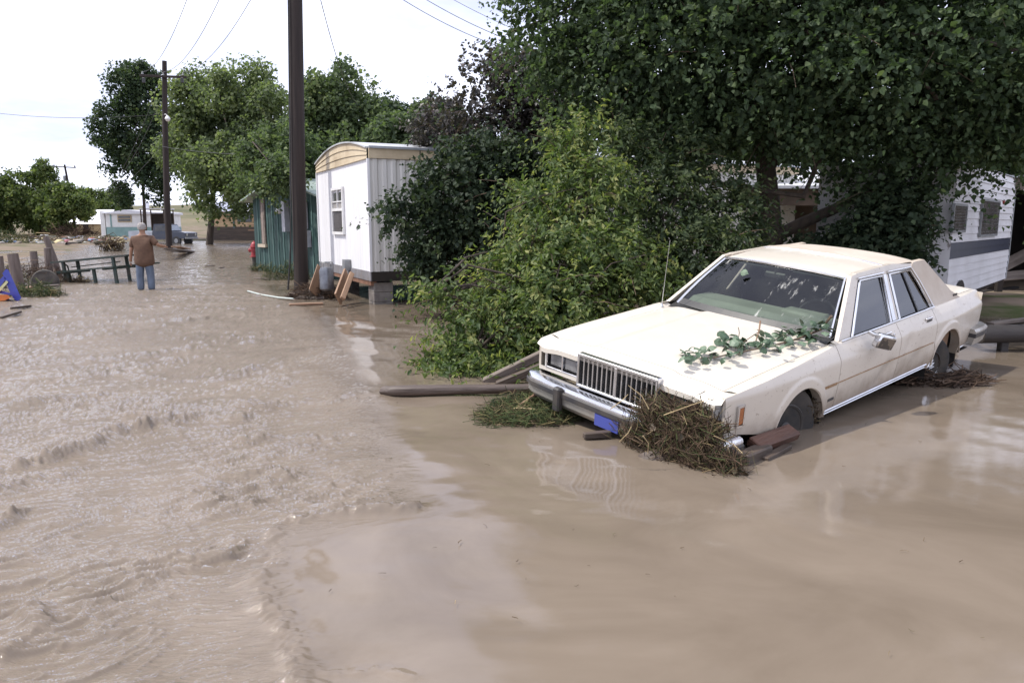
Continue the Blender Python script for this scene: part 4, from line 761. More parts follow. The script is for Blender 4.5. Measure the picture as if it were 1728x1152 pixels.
# pickup truck
pk = gp(280, 411); PKO = empty('pickup_truck', (pk.x + .2, pk.y, -.12), R(-8)); M_pb = material('truck_navy', (.03, .045, .08), (.05, .055, .075), scale=2, rough=.35, coat=.4); M_ps = material('truck_silver', (.42, .45, .50), (.34, .36, .40), scale=2, rough=.4)
def px_(poly, y0, y1, name, m, par=PKO): mb = MB(); mb.prism(poly, lambda x, z: (x, y0, z), lambda x, z: (x, y1, z)); return mb.build(name, m, par)
px_([(.0, .55), (2.05, .55), (2.1, 1.0), (1.9, 1.06), (.75, 1.10), (.72, .6)], -.9, .9, 'hood', M_pb); px_([(-.75, .5), (.72, .5), (.74, 1.12), (.35, 1.70), (-.6, 1.72), (-.75, 1.1)], -.88, .88, 'cab', M_pb)
px_([(-2.9, .55), (-.78, .55), (-.78, 1.12), (-2.9, 1.15)], -.9, .9, 'bed', M_ps)
px_([(-.5, 1.15), (.55, 1.15), (.28, 1.60), (-.5, 1.62)], -.893, .893, 'side_window', M_glass_dark); MB().box((.59, 0, 1.40), (.04, 1.5, .5), Matrix.Rotation(R(-34), 3, 'Y')).build('windshield', material('truck_glass', (.35, .40, .48), rough=.1), PKO)
for x in (-2.1, 1.3):
    for s in (-1, 1):
        wh = MB().lathe([(.2, -.1), (.36, -.1), (.38, -.04), (.38, .04), (.36, .1), (.2, .1)], 18, (x, s * .82, .36), Matrix.Rotation(R(90), 3, 'X')).build('wheel', M_black, PKO, True); MB().lathe([(.19, -.02), (.17, .02)], 12, (x, s * .93, .36), Matrix.Rotation(R(90), 3, 'X')).build('hub', M_metal_grey, wh, True)
for s in (-.62, .62): MB().lathe([(.11, 0), (.10, .05), (.04, .08)], 12, (2.06, s, .85), Matrix.Rotation(R(90), 3, 'Y')).build('headlight', material('lamp_clear', (.75, .76, .7), rough=.15), PKO, True)
MB().box((2.12, 0, .58), (.12, 1.8, .16), bev=.03).build('bumper', M_metal_grey, PKO); tag(PKO, 'dark blue and silver pickup stranded behind the crossarm pole', 'pickup')
for k, (a_, b_, w_, m_) in enumerate(((gp(283, 420, .5), gp(322, 424, .05), .35, M_dark_wood), (gp(296, 416, .35), gp(315, 420, .15), .5, M_raw_wood), (gp(286, 424, .25), gp(326, 425, .02), .18, M_grey_wood), (gp(300, 418, .22), gp(312, 424, .02), .25, M_dark_wood))):
    board('loose_board', ('dark board heaped against the crossarm pole base', 'pale reddish board on top of the heap at the crossarm pole', 'grey board at the water line by the crossarm pole', 'short dark board sliding off the heap at the crossarm pole')[k], a_, b_, w_, .06, m_)

# ---------------------------------------------------------------- branches, logs and litter on the far bank
def strand_mesh(rng, centre_fn, n, lmin, lmax, r, axis_fn, bend=.25, seg=2, sides=3):
    V = []; F = []; T = []
    for i in range(n):
        p = np.array(centre_fn(rng), float); d = np.array(axis_fn(rng), float); d /= np.linalg.norm(d); L = lmin + (lmax - lmin) * rng.random() ** 1.6; rr = r * (.45 + 1.1 * rng.random() ** 2)
        u = np.cross(d, rng.normal(size=3)); u /= np.linalg.norm(u); w = np.cross(d, u); bd = rng.normal() * bend; t = rng.random(); base = len(V)
        for s in range(seg + 1):
            q = s / seg; c = p + d * L * (q - .5) + u * L * bd * (4 * q * (1 - q)); rs = rr * (1 - .5 * q)
            for k in range(sides): a_ = 2 * math.pi * k / sides; V.append(c + (u * math.cos(a_) + w * math.sin(a_)) * rs); T.append(t)
        for s in range(seg):
            for k in range(sides): k2 = (k + 1) % sides; F.append((base + s * sides + k, base + s * sides + k2, base + (s + 1) * sides + k2, base + (s + 1) * sides + k))
    return np.array(V), np.array(F), np.array(T)
def strands(name, label, m, rng, cfn, n, lmin, lmax, r, afn, org, parent=None, kind='stuff', cat='debris', bend=.25):
    V, F, T = strand_mesh(rng, cfn, n, lmin, lmax, r, afn, bend); me = np_mesh(name, V - np.array(org), F); a_ = me.attributes.new('tint', 'FLOAT', 'POINT'); a_.data.foreach_set('value', T.astype(np.float32))
    o = link(name, me, m, parent)
    if parent is None: o.location = org; tag(o, label, cat, kind=kind)
    else: o['kind'] = 'stuff'
    return o
def straw_material(name, stops):
    m = bpy.data.materials.new(name); m.use_nodes = True; N, L = m.node_tree.nodes, m.node_tree.links; b = N['Principled BSDF']; b.inputs['Roughness'].default_value = .8; b.inputs['Specular IOR Level'].default_value = .2
    a_ = N.new('ShaderNodeAttribute'); a_.attribute_name = 'tint'; r = N.new('ShaderNodeValToRGB'); r.color_ramp.interpolation = 'LINEAR'; e = r.color_ramp.elements
    e[0].position = stops[0][0]; e[0].color = (*stops[0][1], 1); e[1].position = stops[-1][0]; e[1].color = (*stops[-1][1], 1)
    for p, c in stops[1:-1]: q = e.new(p); q.color = (*c, 1)
    L.new(a_.outputs['Fac'], r.inputs['Fac']); L.new(r.outputs['Color'], b.inputs['Base Color']); return m
M_straw = straw_material('tangled_straw', [(0, (.045, .03, .02)), (.5, (.095, .065, .040)), (.72, (.15, .105, .062)), (.84, (.10, .10, .045)), (.95, (.30, .22, .12)), (1, (.48, .37, .21))])
M_weed = straw_material('wet_weed', [(0, (.022, .032, .015)), (.5, (.06, .085, .03)), (.75, (.10, .12, .045)), (1, (.24, .19, .09))])
M_root = straw_material('root_mat', [(0, (.03, .02, .015)), (.5, (.08, .052, .035)), (1, (.16, .105, .07))])
def iso(rng): return rng.normal(size=3)
def flat(rng): v = rng.normal(size=3); v[2] *= .25; return v
def heap(org, rx, ry, rz):
    def f(rng):
        while True:
            q = rng.random(3) * 2 - 1; q[2] = abs(q[2])
            if .35 < np.linalg.norm(q) < 1: return np.array(org) + q * np.array((rx, ry, rz))
    return f
def mound(name, org, rx, ry, rz, m, seed, parent, n=22, amp=.35):
    """uneven low heap as a closed lump under the strands"""
    V = []; F = []
    for i in range(10):
        ph = math.pi / 2 * i / 9
        for j in range(n):
            th = 2 * math.pi * j / n; r_ = 1 + amp * float(gnoise(np.array([2.2 * math.cos(th) + seed]), np.array([2.2 * math.sin(th) + ph * 2.0]), seed)[0]) * 1.5
            V.append((rx * r_ * math.cos(ph) * math.cos(th), ry * r_ * math.cos(ph) * math.sin(th), rz * r_ * math.sin(ph) - .03))
    for i in range(9):
        for j in range(n): F.append((i * n + j, i * n + (j + 1) % n, (i + 1) * n + (j + 1) % n, (i + 1) * n + j))
    mb = MB(); mb.add(V, F); o = mb.build(name, m, parent, True); return o
rng = np.random.default_rng(3)
o_ = at(120, 396, 88); strands('brush_pile', 'heap of broken branches against the small leaning pole', M_root, rng, heap((o_.x, o_.y, .1), 3.2, 1.5, 1.2), 260, .6, 2.6, .05, iso, (o_.x, o_.y, .1), cat='branches')
o_ = gp(410, 397); strands('brush_pile', 'heap of bare branches in front of the tan house', M_root, rng, heap((o_.x, o_.y, 0), 1.8, 1.2, 1.3), 240, .6, 2.4, .04, iso, (o_.x, o_.y, 0), cat='branches')
def bank(rng):
    t = rng.random(); p = at(-10 + 200 * t, 400, 62 + 28 * rng.random()); return (p.x, p.y, .12 + .15 * rng.random())
strands('debris', 'scatter of sticks and litter strewn over the far mud bank', M_straw, rng, bank, 700, .3, 1.8, .035, flat, (-40, 75, .1))
def litter_mesh():
    V = []; F = []; T = []
    for i in range(260):
        px = -10 + 220 * rng.random(); p = at(px, 400, 58 + 26 * rng.random()); s = .1 + .28 * rng.random() ** 2; M3 = Matrix.Rotation(rng.random() * 6.3, 3, 'Z') @ Matrix.Rotation(rng.normal() * .5, 3, 'X'); b = len(V); t = rng.random()
        for z in (-1, 1):
            for y in (-1, 1):
                for x in (-1, 1): q = M3 @ Vector((x * s, y * s * .7, z * s * .25)); V.append((p.x + q.x, p.y + q.y, .16 + q.z)); T.append(t)
        F += [tuple(b + k for k in f) for f in ((0, 2, 3, 1), (4, 5, 7, 6), (0, 1, 5, 4), (2, 6, 7, 3), (0, 4, 6, 2), (1, 3, 7, 5))]
    return np.array(V), np.array(F), np.array(T)
V, F, T = litter_mesh(); me = np_mesh('litter', V, F); a_ = me.attributes.new('tint', 'FLOAT', 'POINT'); a_.data.foreach_set('value', T.astype(np.float32))
tag(link('litter', me, straw_material('litter_mix', [(0, (.6, .6, .58)), (.3, (.25, .2, .15)), (.55, (.12, .12, .1)), (.75, (.55, .45, .25)), (.88, (.2, .3, .45)), (1, (.45, .12, .1))])), 'pale rubbish scattered along the far mud bank', 'litter', kind='stuff')
def log(name, label, P, r, m=M_dark_wood, cat='log', n=12, rough=.12):
    P = [Vector(p) for p in P]; off = P[0].copy(); mb = MB(); k = len(P); mb.tube([p - off for p in P], [r * (1 - .15 * i / (k - 1)) for i in range(k)], n)
    for i in range(len(mb.v)): mb.v[i] = tuple(Vector(mb.v[i]) + Vector((random.uniform(-1, 1), random.uniform(-1, 1), random.uniform(-1, 1))) * r * rough)
    o = mb.build(name, m, None, True); o.location = off; return tag(o, label, cat)
log('driftwood_log', 'pale driftwood log on the mud flat short of the teal trailer', [gp(100, 411, .12), gp(112, 412, .14), gp(125, 411, .13)], .14, M_grey_wood)
log('driftwood_log', 'brown log among the litter on the far mud bank', [gp(48, 402, .25), gp(62, 401, .3), gp(78, 397, .3)], .16, M_dark_wood)
o_ = gp(190, 424); strands('root_ball', 'tangled pale root ball standing in the shallow water', M_straw, rng, heap((o_.x, o_.y, 0), .7, .4, .8), 160, .3, .9, .03, iso, (o_.x, o_.y, 0), cat='roots')
o = mound('red_bundle', (0, 0, 0), .45, .3, .22, material('red_cloth', (.55, .13, .12), rough=.7), 4, None); o.location = gp(155, 405, .1); tag(o, 'small red bundle lying on the grass of the far bank', 'bundle')

# ---------------------------------------------------------------- near left: posts, weeds, picnic table, toy, tyre
M_post = material('old_post', (.20, .16, .14), (.10, .075, .065), scale=8, rough=.9, bump=.6, bscale=30, stretch=(1, 1, .15))
for k, (pa, pb, r, lb) in enumerate(((gp(33, 492), (21, 428), .13, 'stout grey post nearest the blue plastic toy'), (gp(62, 478), (56, 424), .10, 'dark fence post rising from the brown brush'), (gp(84, 470), (80, 418), .11, 'weathered post close to the slanting post'), (gp(4, 488), (-2, 432), .10, 'outermost broken fence post in the weeds'))):
    t = at(pb[0], pb[1], pa.y); mb = MB(); mb.tube([(0, 0, -.3), (0, 0, 0), t - pa], [r, r, r * .9], 12); o = mb.build('fence_post', M_post, None, True); o.location = pa; tag(o, lb, 'post')
a_ = gp(103, 468); t = at(77, 400, a_.y); mb = MB(); mb.tube([(0, 0, -.2), (t - a_) * .5, t - a_], [.10, .095, .085], 10); o = mb.build('slanting_post', M_post, None, True); o.location = a_; tag(o, 'dark slanting post leaning over the end of the picnic table', 'post')
for k, (px, py, rx, ry, rz, n, m, lb) in enumerate(((45, 480, 1.0, .5, .62, 420, M_root, 'brown dead brush between the old fence posts'), (78, 470, .6, .4, .4, 200, M_root, 'brown brush caught at the foot of the slanting post'), (60, 500, .65, .4, .28, 420, M_weed, 'low green weed clump in front of the old posts'), (15, 476, .5, .5, .5, 220, M_weed, 'grey-green weeds behind the blue plastic toy'),
                                                (10, 412, 2.2, 1.5, 1.2, 500, M_weed, 'grey-green shrub mass at the edge of the mud flat'), (128, 476, .6, .25, .12, 160, M_straw, 'flattened debris mat below the picnic table'), (484, 472, .7, .3, .55, 420, M_weed, 'green weeds growing at the foot of the shed wall'), (440, 458, .45, .25, .25, 160, M_weed, 'small weed tuft beside the hydrant foot'))):
    o_ = gp(px, py); strands('weeds', lb, m, np.random.default_rng(60 + k), heap((o_.x, o_.y, -.02), rx, ry, rz), n, .12, .55 if rx < 2 else .9, .008 if rx < 2 else .02, iso, (o_.x, o_.y, 0), cat='weeds')
# picnic table (tilted a little, dark green)
ta = at(98, 441, 21.3); tb_ = at(224, 429, 20.9); ex = (tb_ - ta); TL = ex.length; org = (ta + tb_) / 2; PT = empty('picnic_table', (org.x, org.y, 0)); Mp = frame(ex); ey = Mp @ Vector((0, 1, 0)); exn = ex.normalized()
M_pic = material('dark_green_paint', (.022, .05, .045), (.05, .05, .04), scale=6, rough=.5, dirt=((.16, .12, .09), 4, .58, .15, .7)); zc = org.z
def pb3(mb, s, w, z, d): c = exn * s + ey * w; mb.box((c.x, c.y, z + c.z), d, Mp); return mb
for j in range(3): pb3(MB(), 0, .05 + (j - 1) * .24, zc - .02, (TL, .225, .045)).build('table_plank', M_pic, PT)
for sgn, dz, ds in ((-1, -.31, -.18), (1, -.30, .15)):
    pb3(MB(), ds, sgn * .66, zc + dz, (TL + .25, .24, .045)).build('bench_plank', M_pic, PT)
for s in (-TL * .33, TL * .33):
    for w in (-.25, .3): pb3(MB(), s, w, zc - .40, (.07, .07, .75)).build('leg', M_pic, PT)
    pb3(MB(), s, 0, zc - .34, (.07, 1.4, .06)).build('cross_brace', M_pic, PT)
for s in (-TL * .46, -TL * .14, TL * .2, TL * .47): pb3(MB(), s, -.66, zc - .56, (.075, .06, .5)).build('bench_leg', M_pic, PT)
mb = MB(); a_ = exn * (-TL * .33); b_ = exn * (TL * .33); mb.tube([(a_.x, a_.y, zc - .2 + a_.z), (b_.x, b_.y, zc - .17 + b_.z)], .015, 6); mb.build('tie_rod', M_pic, PT)
mb = MB(); p = [exn * (-TL * .44), exn * (-TL * .38), exn * (-TL * .35), exn * (-TL * .34)]; mb.tube([(q.x, q.y, zc - .05 - .2 * i * i / 2 + q.z) for i, q in enumerate(p)], .02, 6); mb.build('bent_pipe', M_pic, PT)
tag(PT, 'dark green picnic table standing in the flood beside the walking person', 'picnic table')
# half-sunk tyre
tp = gp(77, 481); mb = MB(); mb.lathe([(.20, -.09), (.30, -.09), (.33, -.05), (.33, .05), (.30, .09), (.20, .09)], 22, (0, 0, .08), Matrix.Rotation(R(25), 3, 'Z') @ Matrix.Rotation(R(80), 3, 'X')); o = mb.build('tyre', material('muddy_tyre', (.10, .085, .07), (.05, .045, .04), scale=6, rough=.85), None, True); o.location = tp; tag(o, 'muddy tyre half sunk below the slanting post', 'tyre')
# blue plastic toy with orange seat
M_blue = material('blue_plastic', (.055, .075, .40), (.05, .065, .33), scale=6, rough=.4); M_orange = material('orange_plastic', (.62, .17, .035), (.5, .13, .03), scale=6, rough=.4)
tq = gp(30, 508); TY = empty('plastic_toy', tq); q3 = lambda px, py, d=0.0: at(px, py, tq.y + d) - tq
def slab(pts, th, name, m, par, d=0.0):
    mb = MB(); mb.prism(pts, lambda a, b: tuple(q3(a, b, d)), lambda a, b: tuple(q3(a, b, d + th))); return mb.build(name, m, par)
slab([(4, 461), (10, 454), (14, 455), (36, 503), (31, 508), (25, 506), (18, 496)], .12, 'side_frame', M_blue, TY); slab([(-16, 490), (5, 466), (10, 470), (-8, 496)], .10, 'side_frame', M_blue, TY)
slab([(-14, 485), (15, 494), (21, 492), (18, 498), (-12, 493)], .10, 'side_frame', M_blue, TY, .02); slab([(-6, 491), (11, 473), (14, 476), (-3, 495)], .05, 'handle_bar', material('yellow_plastic', (.62, .62, .34), rough=.4), TY, -.03)
slab([(-30, 498), (12, 497), (18, 502), (8, 507), (-30, 511)], .45, 'seat', M_orange, TY, -.15); slab([(-10, 508), (14, 505), (18, 511), (-8, 515)], .3, 'foot', M_blue, TY, -.05)
tag(TY, 'blue A-shaped plastic toy with orange seat washed up by the posts', 'toy')
for k, (p0, p1, m, w) in enumerate((((30, 491), (52, 484), M_raw_wood, .12), ((60, 484), (100, 481), M_grey_wood, .16), ((18, 520), (52, 516), M_dark_wood, .06), ((0, 536), (34, 526), M_dark_wood, .06))):
    board('driftwood_board', ('pale fresh board behind the blue plastic toy', 'bleached board lying by the sunken tyre', 'thin dark slat floating past the blue plastic toy', 'dark stick floating farthest out from the blue plastic toy')[k], gp(*p0, .04), gp(*p1, .05), w, .04, m)

# debris at the big pole
o_ = gp(535, 503); DP = empty('pole_debris', o_); mound('mud_lump', (0, 0, 0), .55, .32, .24, M_dark_wood, 5, DP, 26, .5)
V, F, T = strand_mesh(np.random.default_rng(71), heap((0, 0, 0), .62, .36, .34), 900, .08, .4, .007, flat); me = np_mesh('straw', V, F); a_ = me.attributes.new('tint', 'FLOAT', 'POINT'); a_.data.foreach_set('value', T.astype(np.float32)); s_ = link('straw', me, M_root, DP); s_['kind'] = 'stuff'
tag(DP, 'mat of brown flood debris caught at the big utility pole', 'debris')
mb = MB(); P = [gp(418, 491, .03), gp(440, 497, .025), gp(470, 502, .03), gp(495, 504, .06)]; off = P[0].copy(); mb.tube([p - off for p in P], .018, 6); o = mb.build('rope', material('pale_rope', (.55, .60, .55), rough=.7), None, True); o.location = off; tag(o, 'pale rope trailing on the water towards the big pole', 'rope')
# odd sticks afloat
for k, (p0, p1) in enumerate((((370, 452), (378, 451)), ((428, 469), (455, 471)), ((345, 449), (362, 448)))):
    board('stick', ('small stick afloat between pole and hydrant', 'pale stick afloat in front of the hydrant', 'short stick afloat past the walking person')[k], gp(*p0, .03), gp(*p1, .03), .05, .03, M_grey_wood if k else M_dark_wood)

# ---------------------------------------------------------------- logs beside the car
log('floating_pole', 'long dark round log floating with a splintered end beside the car bumper', [gp(648, 660, .02), gp(664, 660, .04), gp(700, 659, .05), gp(790, 657, .05), gp(900, 655, .06)], .055, material('soaked_log', (.13, .095, .075), (.07, .05, .04), scale=6, rough=.55, bump=.6, bscale=30, stretch=(.2, 1, 1)), rough=.10)
board('timber', 'upper weathered timber leaning from the water to the car fender', gp(815, 646, -.02), at(935, 588, 7.6), .10, .085, M_grey_wood)
board('timber', 'lower dark timber under the leaning timber by the car fender', gp(838, 650, -.02), at(940, 608, 7.4), .09, .08, M_dark_wood)

# flecks drifting on the slack water
def fleck(rng):
    while True:
        p = gp(520 + 1150 * rng.random(), 560 + 560 * rng.random() ** 1.5)
        if (Vector((p.x, p.y, 0)) - Vector((2.6, 7.4, 0))).length > 1.0: return (p.x, p.y, .012)
strands('debris', 'tiny straws and scum flecks drifting on the slack brown water', M_straw, np.random.default_rng(77), fleck, 70, .012, .05, .002, flat, (0, 5, 0))
# ---------------------------------------------------------------- the stranded sedan (local: x = forward, y = its left, z = up; u = metres back from the nose)
CT = Vector((0.7861682, 5.6263959, -0.2793947)); AU = Vector((0.7533742, 0.6546017, 0.0626419)); AY = Vector((0.6569937, -0.7452027, -0.1141584)); AZ = Vector((0.0280473, -0.1271593, 0.9914857))
CAR = empty('sedan_car'); CAR.matrix_world = Matrix(((-AU.x, AY.x, AZ.x, CT.x), (-AU.y, AY.y, AZ.y, CT.y), (-AU.z, AY.z, AZ.z, CT.z), (0, 0, 0, 1)))
def cw(u, y, z): return CT + AU * u + AY * y + AZ * z
def car_ray(px, py, axis, val):
    d = ray(px, py); o = CO - CT; B_ = (AU, AY, AZ); dl = [d.dot(b) for b in B_]; ol = [o.dot(b) for b in B_]; k = (val - ol[axis]) / dl[axis]; return [ol[i] + k * dl[i] for i in range(3)]
def L3(u, y, z): return (-u, y, z)
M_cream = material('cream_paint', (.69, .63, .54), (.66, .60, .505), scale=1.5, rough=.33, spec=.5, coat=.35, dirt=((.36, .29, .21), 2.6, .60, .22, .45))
M_side = material('cream_shaded_side_paint', (.63, .565, .475), (.58, .515, .43), scale=1.5, rough=.33, spec=.5, coat=.3, dirt=((.34, .27, .20), 2.1, .55, .25, .55))  # same cream made dimmer and warmer to colour in the shaded side
def add_mud(m):
    nt = m.node_tree; N, L = nt.nodes, nt.links; b = N['Principled BSDF']; src = b.inputs['Base Color'].links[0].from_socket
    tc = N.new('ShaderNodeTexCoord'); sp = N.new('ShaderNodeSeparateXYZ'); L.new(tc.outputs['Object'], sp.inputs[0]); n = N.new('ShaderNodeTexNoise'); n.inputs['Scale'].default_value = 5; n.inputs['Detail'].default_value = 10; n.inputs['Roughness'].default_value = .7; L.new(tc.outputs['Object'], n.inputs['Vector'])
    a = N.new('ShaderNodeMath'); a.operation = 'MULTIPLY_ADD'; a.inputs[1].default_value = -.32; L.new(n.outputs['Fac'], a.inputs[0]); L.new(sp.outputs['Z'], a.inputs[2])
    r = N.new('ShaderNodeMapRange'); r.inputs['From Min'].default_value = .44; r.inputs['From Max'].default_value = .27; r.inputs['To Max'].default_value = .8; L.new(a.outputs[0], r.inputs['Value'])
    n2 = N.new('ShaderNodeTexNoise'); n2.inputs['Scale'].default_value = 38; n2.inputs['Detail'].default_value = 4; L.new(tc.outputs['Object'], n2.inputs['Vector']); r2 = N.new('ShaderNodeMapRange'); r2.inputs['From Min'].default_value = .63; r2.inputs['From Max'].default_value = .70; r2.inputs['To Max'].default_value = .55; L.new(n2.outputs['Fac'], r2.inputs['Value'])
    mxm = N.new('ShaderNodeMath'); mxm.operation = 'MAXIMUM'; L.new(r.outputs[0], mxm.inputs[0]); L.new(r2.outputs[0], mxm.inputs[1])
    mx = N.new('ShaderNodeMix'); mx.data_type = 'RGBA'; mx.inputs['B'].default_value = (.30, .23, .165, 1); L.new(mxm.outputs[0], mx.inputs['Factor']); L.new(src, mx.inputs['A']); L.new(mx.outputs['Result'], b.inputs['Base Color'])
    rr = N.new('ShaderNodeMapRange'); rr.inputs['To Min'].default_value = b.inputs['Roughness'].default_value; rr.inputs['To Max'].default_value = .8; L.new(mxm.outputs[0], rr.inputs['Value']); L.new(rr.outputs[0], b.inputs['Roughness'])
add_mud(M_side)
M_vinyl = material('vinyl_roof', (.56, .49, .41), (.45, .37, .29), scale=2.2, rough=.7, bump=.25, bscale=160, lo=.4, hi=.7)
M_chrome = material('chrome', (.80, .80, .82), (.66, .65, .64), scale=5, rough=.10, metal=1.0, rough2=.28)
M_dull = material('dull_and_shaded_metal', (.50, .48, .44), (.33, .30, .26), scale=6, rough=.35, metal=.7, rough2=.6)
M_rub = material('rub_strip', (.035, .034, .038), (.07, .06, .05), scale=9, rough=.6)
M_tyre = material('tyre_rubber', (.025, .025, .026), (.07, .058, .046), scale=5, rough=.85)
M_rust = material('rust_line', (.22, .12, .06), (.36, .24, .13), scale=14, rough=.9)
M_well = material('wheel_well', (.018, .016, .015), (.04, .033, .027), scale=6, rough=.95)
M_mudwell = material('mud_caked_panel', (.27, .165, .10), (.20, .12, .075), scale=4, rough=.9, bump=.3)
M_dash = material('dash_vinyl', (.40, .42, .35), (.32, .34, .28), scale=4, rough=.6)
M_seat = material('seat_cloth', (.05, .05, .052), (.08, .075, .07), scale=6, rough=.9)
def glass_material(name, tint, smear=0.0, ior=1.55):
    m = bpy.data.materials.new(name); m.use_nodes = True; N, L = m.node_tree.nodes, m.node_tree.links; N.remove(N['Principled BSDF']); out = N['Material Output']
    t = N.new('ShaderNodeBsdfTransparent'); t.inputs[0].default_value = (*tint, 1); g = N.new('ShaderNodeBsdfGlossy'); g.inputs['Roughness'].default_value = .015; fr = N.new('ShaderNodeFresnel'); fr.inputs['IOR'].default_value = ior
    mx = N.new('ShaderNodeMixShader'); L.new(fr.outputs[0], mx.inputs[0]); L.new(t.outputs[0], mx.inputs[1]); L.new(g.outputs[0], mx.inputs[2]); res = mx.outputs[0]
    if smear:
        tc = N.new('ShaderNodeTexCoord'); mp = N.new('ShaderNodeMapping'); mp.inputs['Rotation'].default_value = (0, 0, R(8)); mp.inputs['Scale'].default_value = (2.4, 9, 2.4); L.new(tc.outputs['Object'], mp.inputs['Vector'])
        n = N.new('ShaderNodeTexNoise'); n.inputs['Scale'].default_value = 1.3; n.inputs['Detail'].default_value = 9; n.inputs['Roughness'].default_value = .72; L.new(mp.outputs[0], n.inputs['Vector'])
        r = N.new('ShaderNodeMapRange'); r.inputs['From Min'].default_value = .60; r.inputs['From Max'].default_value = .72; r.inputs['To Max'].default_value = smear; nk = N.new('ShaderNodeTexNoise'); nk.inputs['Scale'].default_value = 3.2; nk.inputs['Detail'].default_value = 3; L.new(tc.outputs['Object'], nk.inputs['Vector']); ad = N.new('ShaderNodeMath'); ad.operation = 'MULTIPLY_ADD'; ad.inputs[1].default_value = .55; ad.inputs[2].default_value = -.27; L.new(nk.outputs['Fac'], ad.inputs[0]); a2 = N.new('ShaderNodeMath'); a2.operation = 'ADD'; L.new(ad.outputs[0], a2.inputs[0]); L.new(n.outputs['Fac'], a2.inputs[1]); L.new(a2.outputs[0], r.inputs['Value'])
        d = N.new('ShaderNodeBsdfDiffuse'); d.inputs[0].default_value = (.55, .54, .50, 1); m2 = N.new('ShaderNodeMixShader'); L.new(r.outputs[0], m2.inputs[0]); L.new(res, m2.inputs[1]); L.new(d.outputs[0], m2.inputs[2]); res = m2.outputs[0]
    L.new(res, out.inputs['Surface']); return m
G_wind = glass_material('windshield_glass', (.62, .68, .64), .9, 1.65); G_side = glass_material('side_glass', (.30, .33, .35), 0, 2.3)

def taper(u): return -.055 * max(0, (.7 - u) / .7) ** 2 - .075 * max(0, (u - 4.0) / 1.1) ** 2
PROF = [(.30, .905), (.36, .93), (.42, .948), (.52, .960), (.62, .968), (.72, .968), (.80, .965), (.825, .955), (.88, .925), (.94, .885), (.97, .86)]
def sy(u, z): return interp(z, PROF) + taper(u)
def ztop(u): return interp(u, [(0, .80), (.05, .825), (.3, .845), (1.0, .885), (1.62, .925), (2.8, .935), (3.7, .95), (4.4, .955), (5.0, .945), (5.08, .93)])
WF, WR, AR = 1.02, 3.97, .385
def zbot(u):
    b = interp(u, [(0, .56), (.25, .52), (.5, .46), (.62, .40), (.63, .36), (4.35, .36), (4.5, .40), (5.08, .44)])
    for c, zc_ in ((WF, .33), (WR, .33)):
        if abs(u - c) < AR: b = max(b, zc_ + math.sqrt(AR ** 2 - (u - c) ** 2) * .97)
    return b
def stations(a, b):
    s = {a, b}; n = max(3, int((b - a) / .05)); s |= set(lin(a, b, n))
    for c in (WF, WR):
        for k in range(33):
            q = c - AR * math.cos(math.pi * k / 32)
            if a < q < b: s.add(q)
        for q in (c - AR - .001, c + AR + .001):
            if a < q < b: s.add(q)
    return sorted(s)
NR = 26
def side_panel(name, a, b, side, m, parent=CAR):
    us = stations(a, b); V = []; F = []
    for u in us:
        zb, zt = zbot(u), ztop(u)
        for j in range(NR + 1):
            t = j / NR; z = zb + (zt - zb) * t; y = sy(u, z)
            for c in (WF, WR):
                dd = math.hypot(u - c, z - .33) - AR
                if -.02 < dd < .10: y += .014 * (1 - sstep(.045, .085, dd)) * (1 if z < .80 else 0)
            if side > 0: y -= .028 * math.exp(-((u - 2.50 - (z - .5) * .8) / .11) ** 2 - ((z - .52) / .10) ** 2) + .016 * math.exp(-((u - 2.98 - (z - .72) * .5) / .07) ** 2 - ((z - .74) / .10) ** 2) + .012 * math.exp(-((u - 3.22) / .10) ** 2 - ((z - .55) / .08) ** 2) - .006 * math.exp(-((u - 2.68) / .06) ** 2 - ((z - .5) / .12) ** 2)
            V.append(L3(u, y * side, z))
        V.append(L3(u, (sy(u, zb) - .07) * side, zb + .002))      # turned-in lower edge
    n = NR + 2
    for i in range(len(us) - 1):
        for j in range(NR): F.append((i * n + j, (i + 1) * n + j, (i + 1) * n + j + 1, i * n + j + 1))
        F.append((i * n + NR + 1, (i + 1) * n + NR + 1, (i + 1) * n, i * n))
    b0 = len(V)
    for k, i in ((0, 0), (1, len(us) - 1)):   # short return flanges at the shut lines
        for j in range(NR + 1): p = V[i * n + j]; V.append((p[0], p[1] - .025 * side, p[2]))
        for j in range(NR): F.append((i * n + j, i * n + j + 1, b0 + k * (NR + 1) + j + 1, b0 + k * (NR + 1) + j))
    mb = MB(); mb.add(V, F); return mb.build(name, m, parent, True)
GAP = .004; DFU, DSU, DRU = 1.60, 2.76, 3.60
PAN = {}
for side in (1, -1):
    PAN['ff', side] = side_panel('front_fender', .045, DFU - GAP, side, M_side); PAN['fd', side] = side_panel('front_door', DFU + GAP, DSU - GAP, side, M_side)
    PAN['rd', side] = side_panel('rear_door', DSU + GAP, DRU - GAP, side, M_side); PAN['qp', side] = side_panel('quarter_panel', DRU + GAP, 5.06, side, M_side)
# inner shell so the shut lines read dark
mb = MB(); mb.grid(lambda u, z: L3(u, .84, z), lin(1.45, 3.55, 8), lin(.34, .90, 4)); mb.grid(lambda u, z: L3(u, -.84, z), lin(1.45, 3.55, 8), lin(.34, .90, 4)); mb.grid(lambda u, y: L3(u, y, .30), lin(.1, 5.0, 12), lin(-.86, .86, 6)); mb.build('floor_pan', M_well, CAR, fix=False)
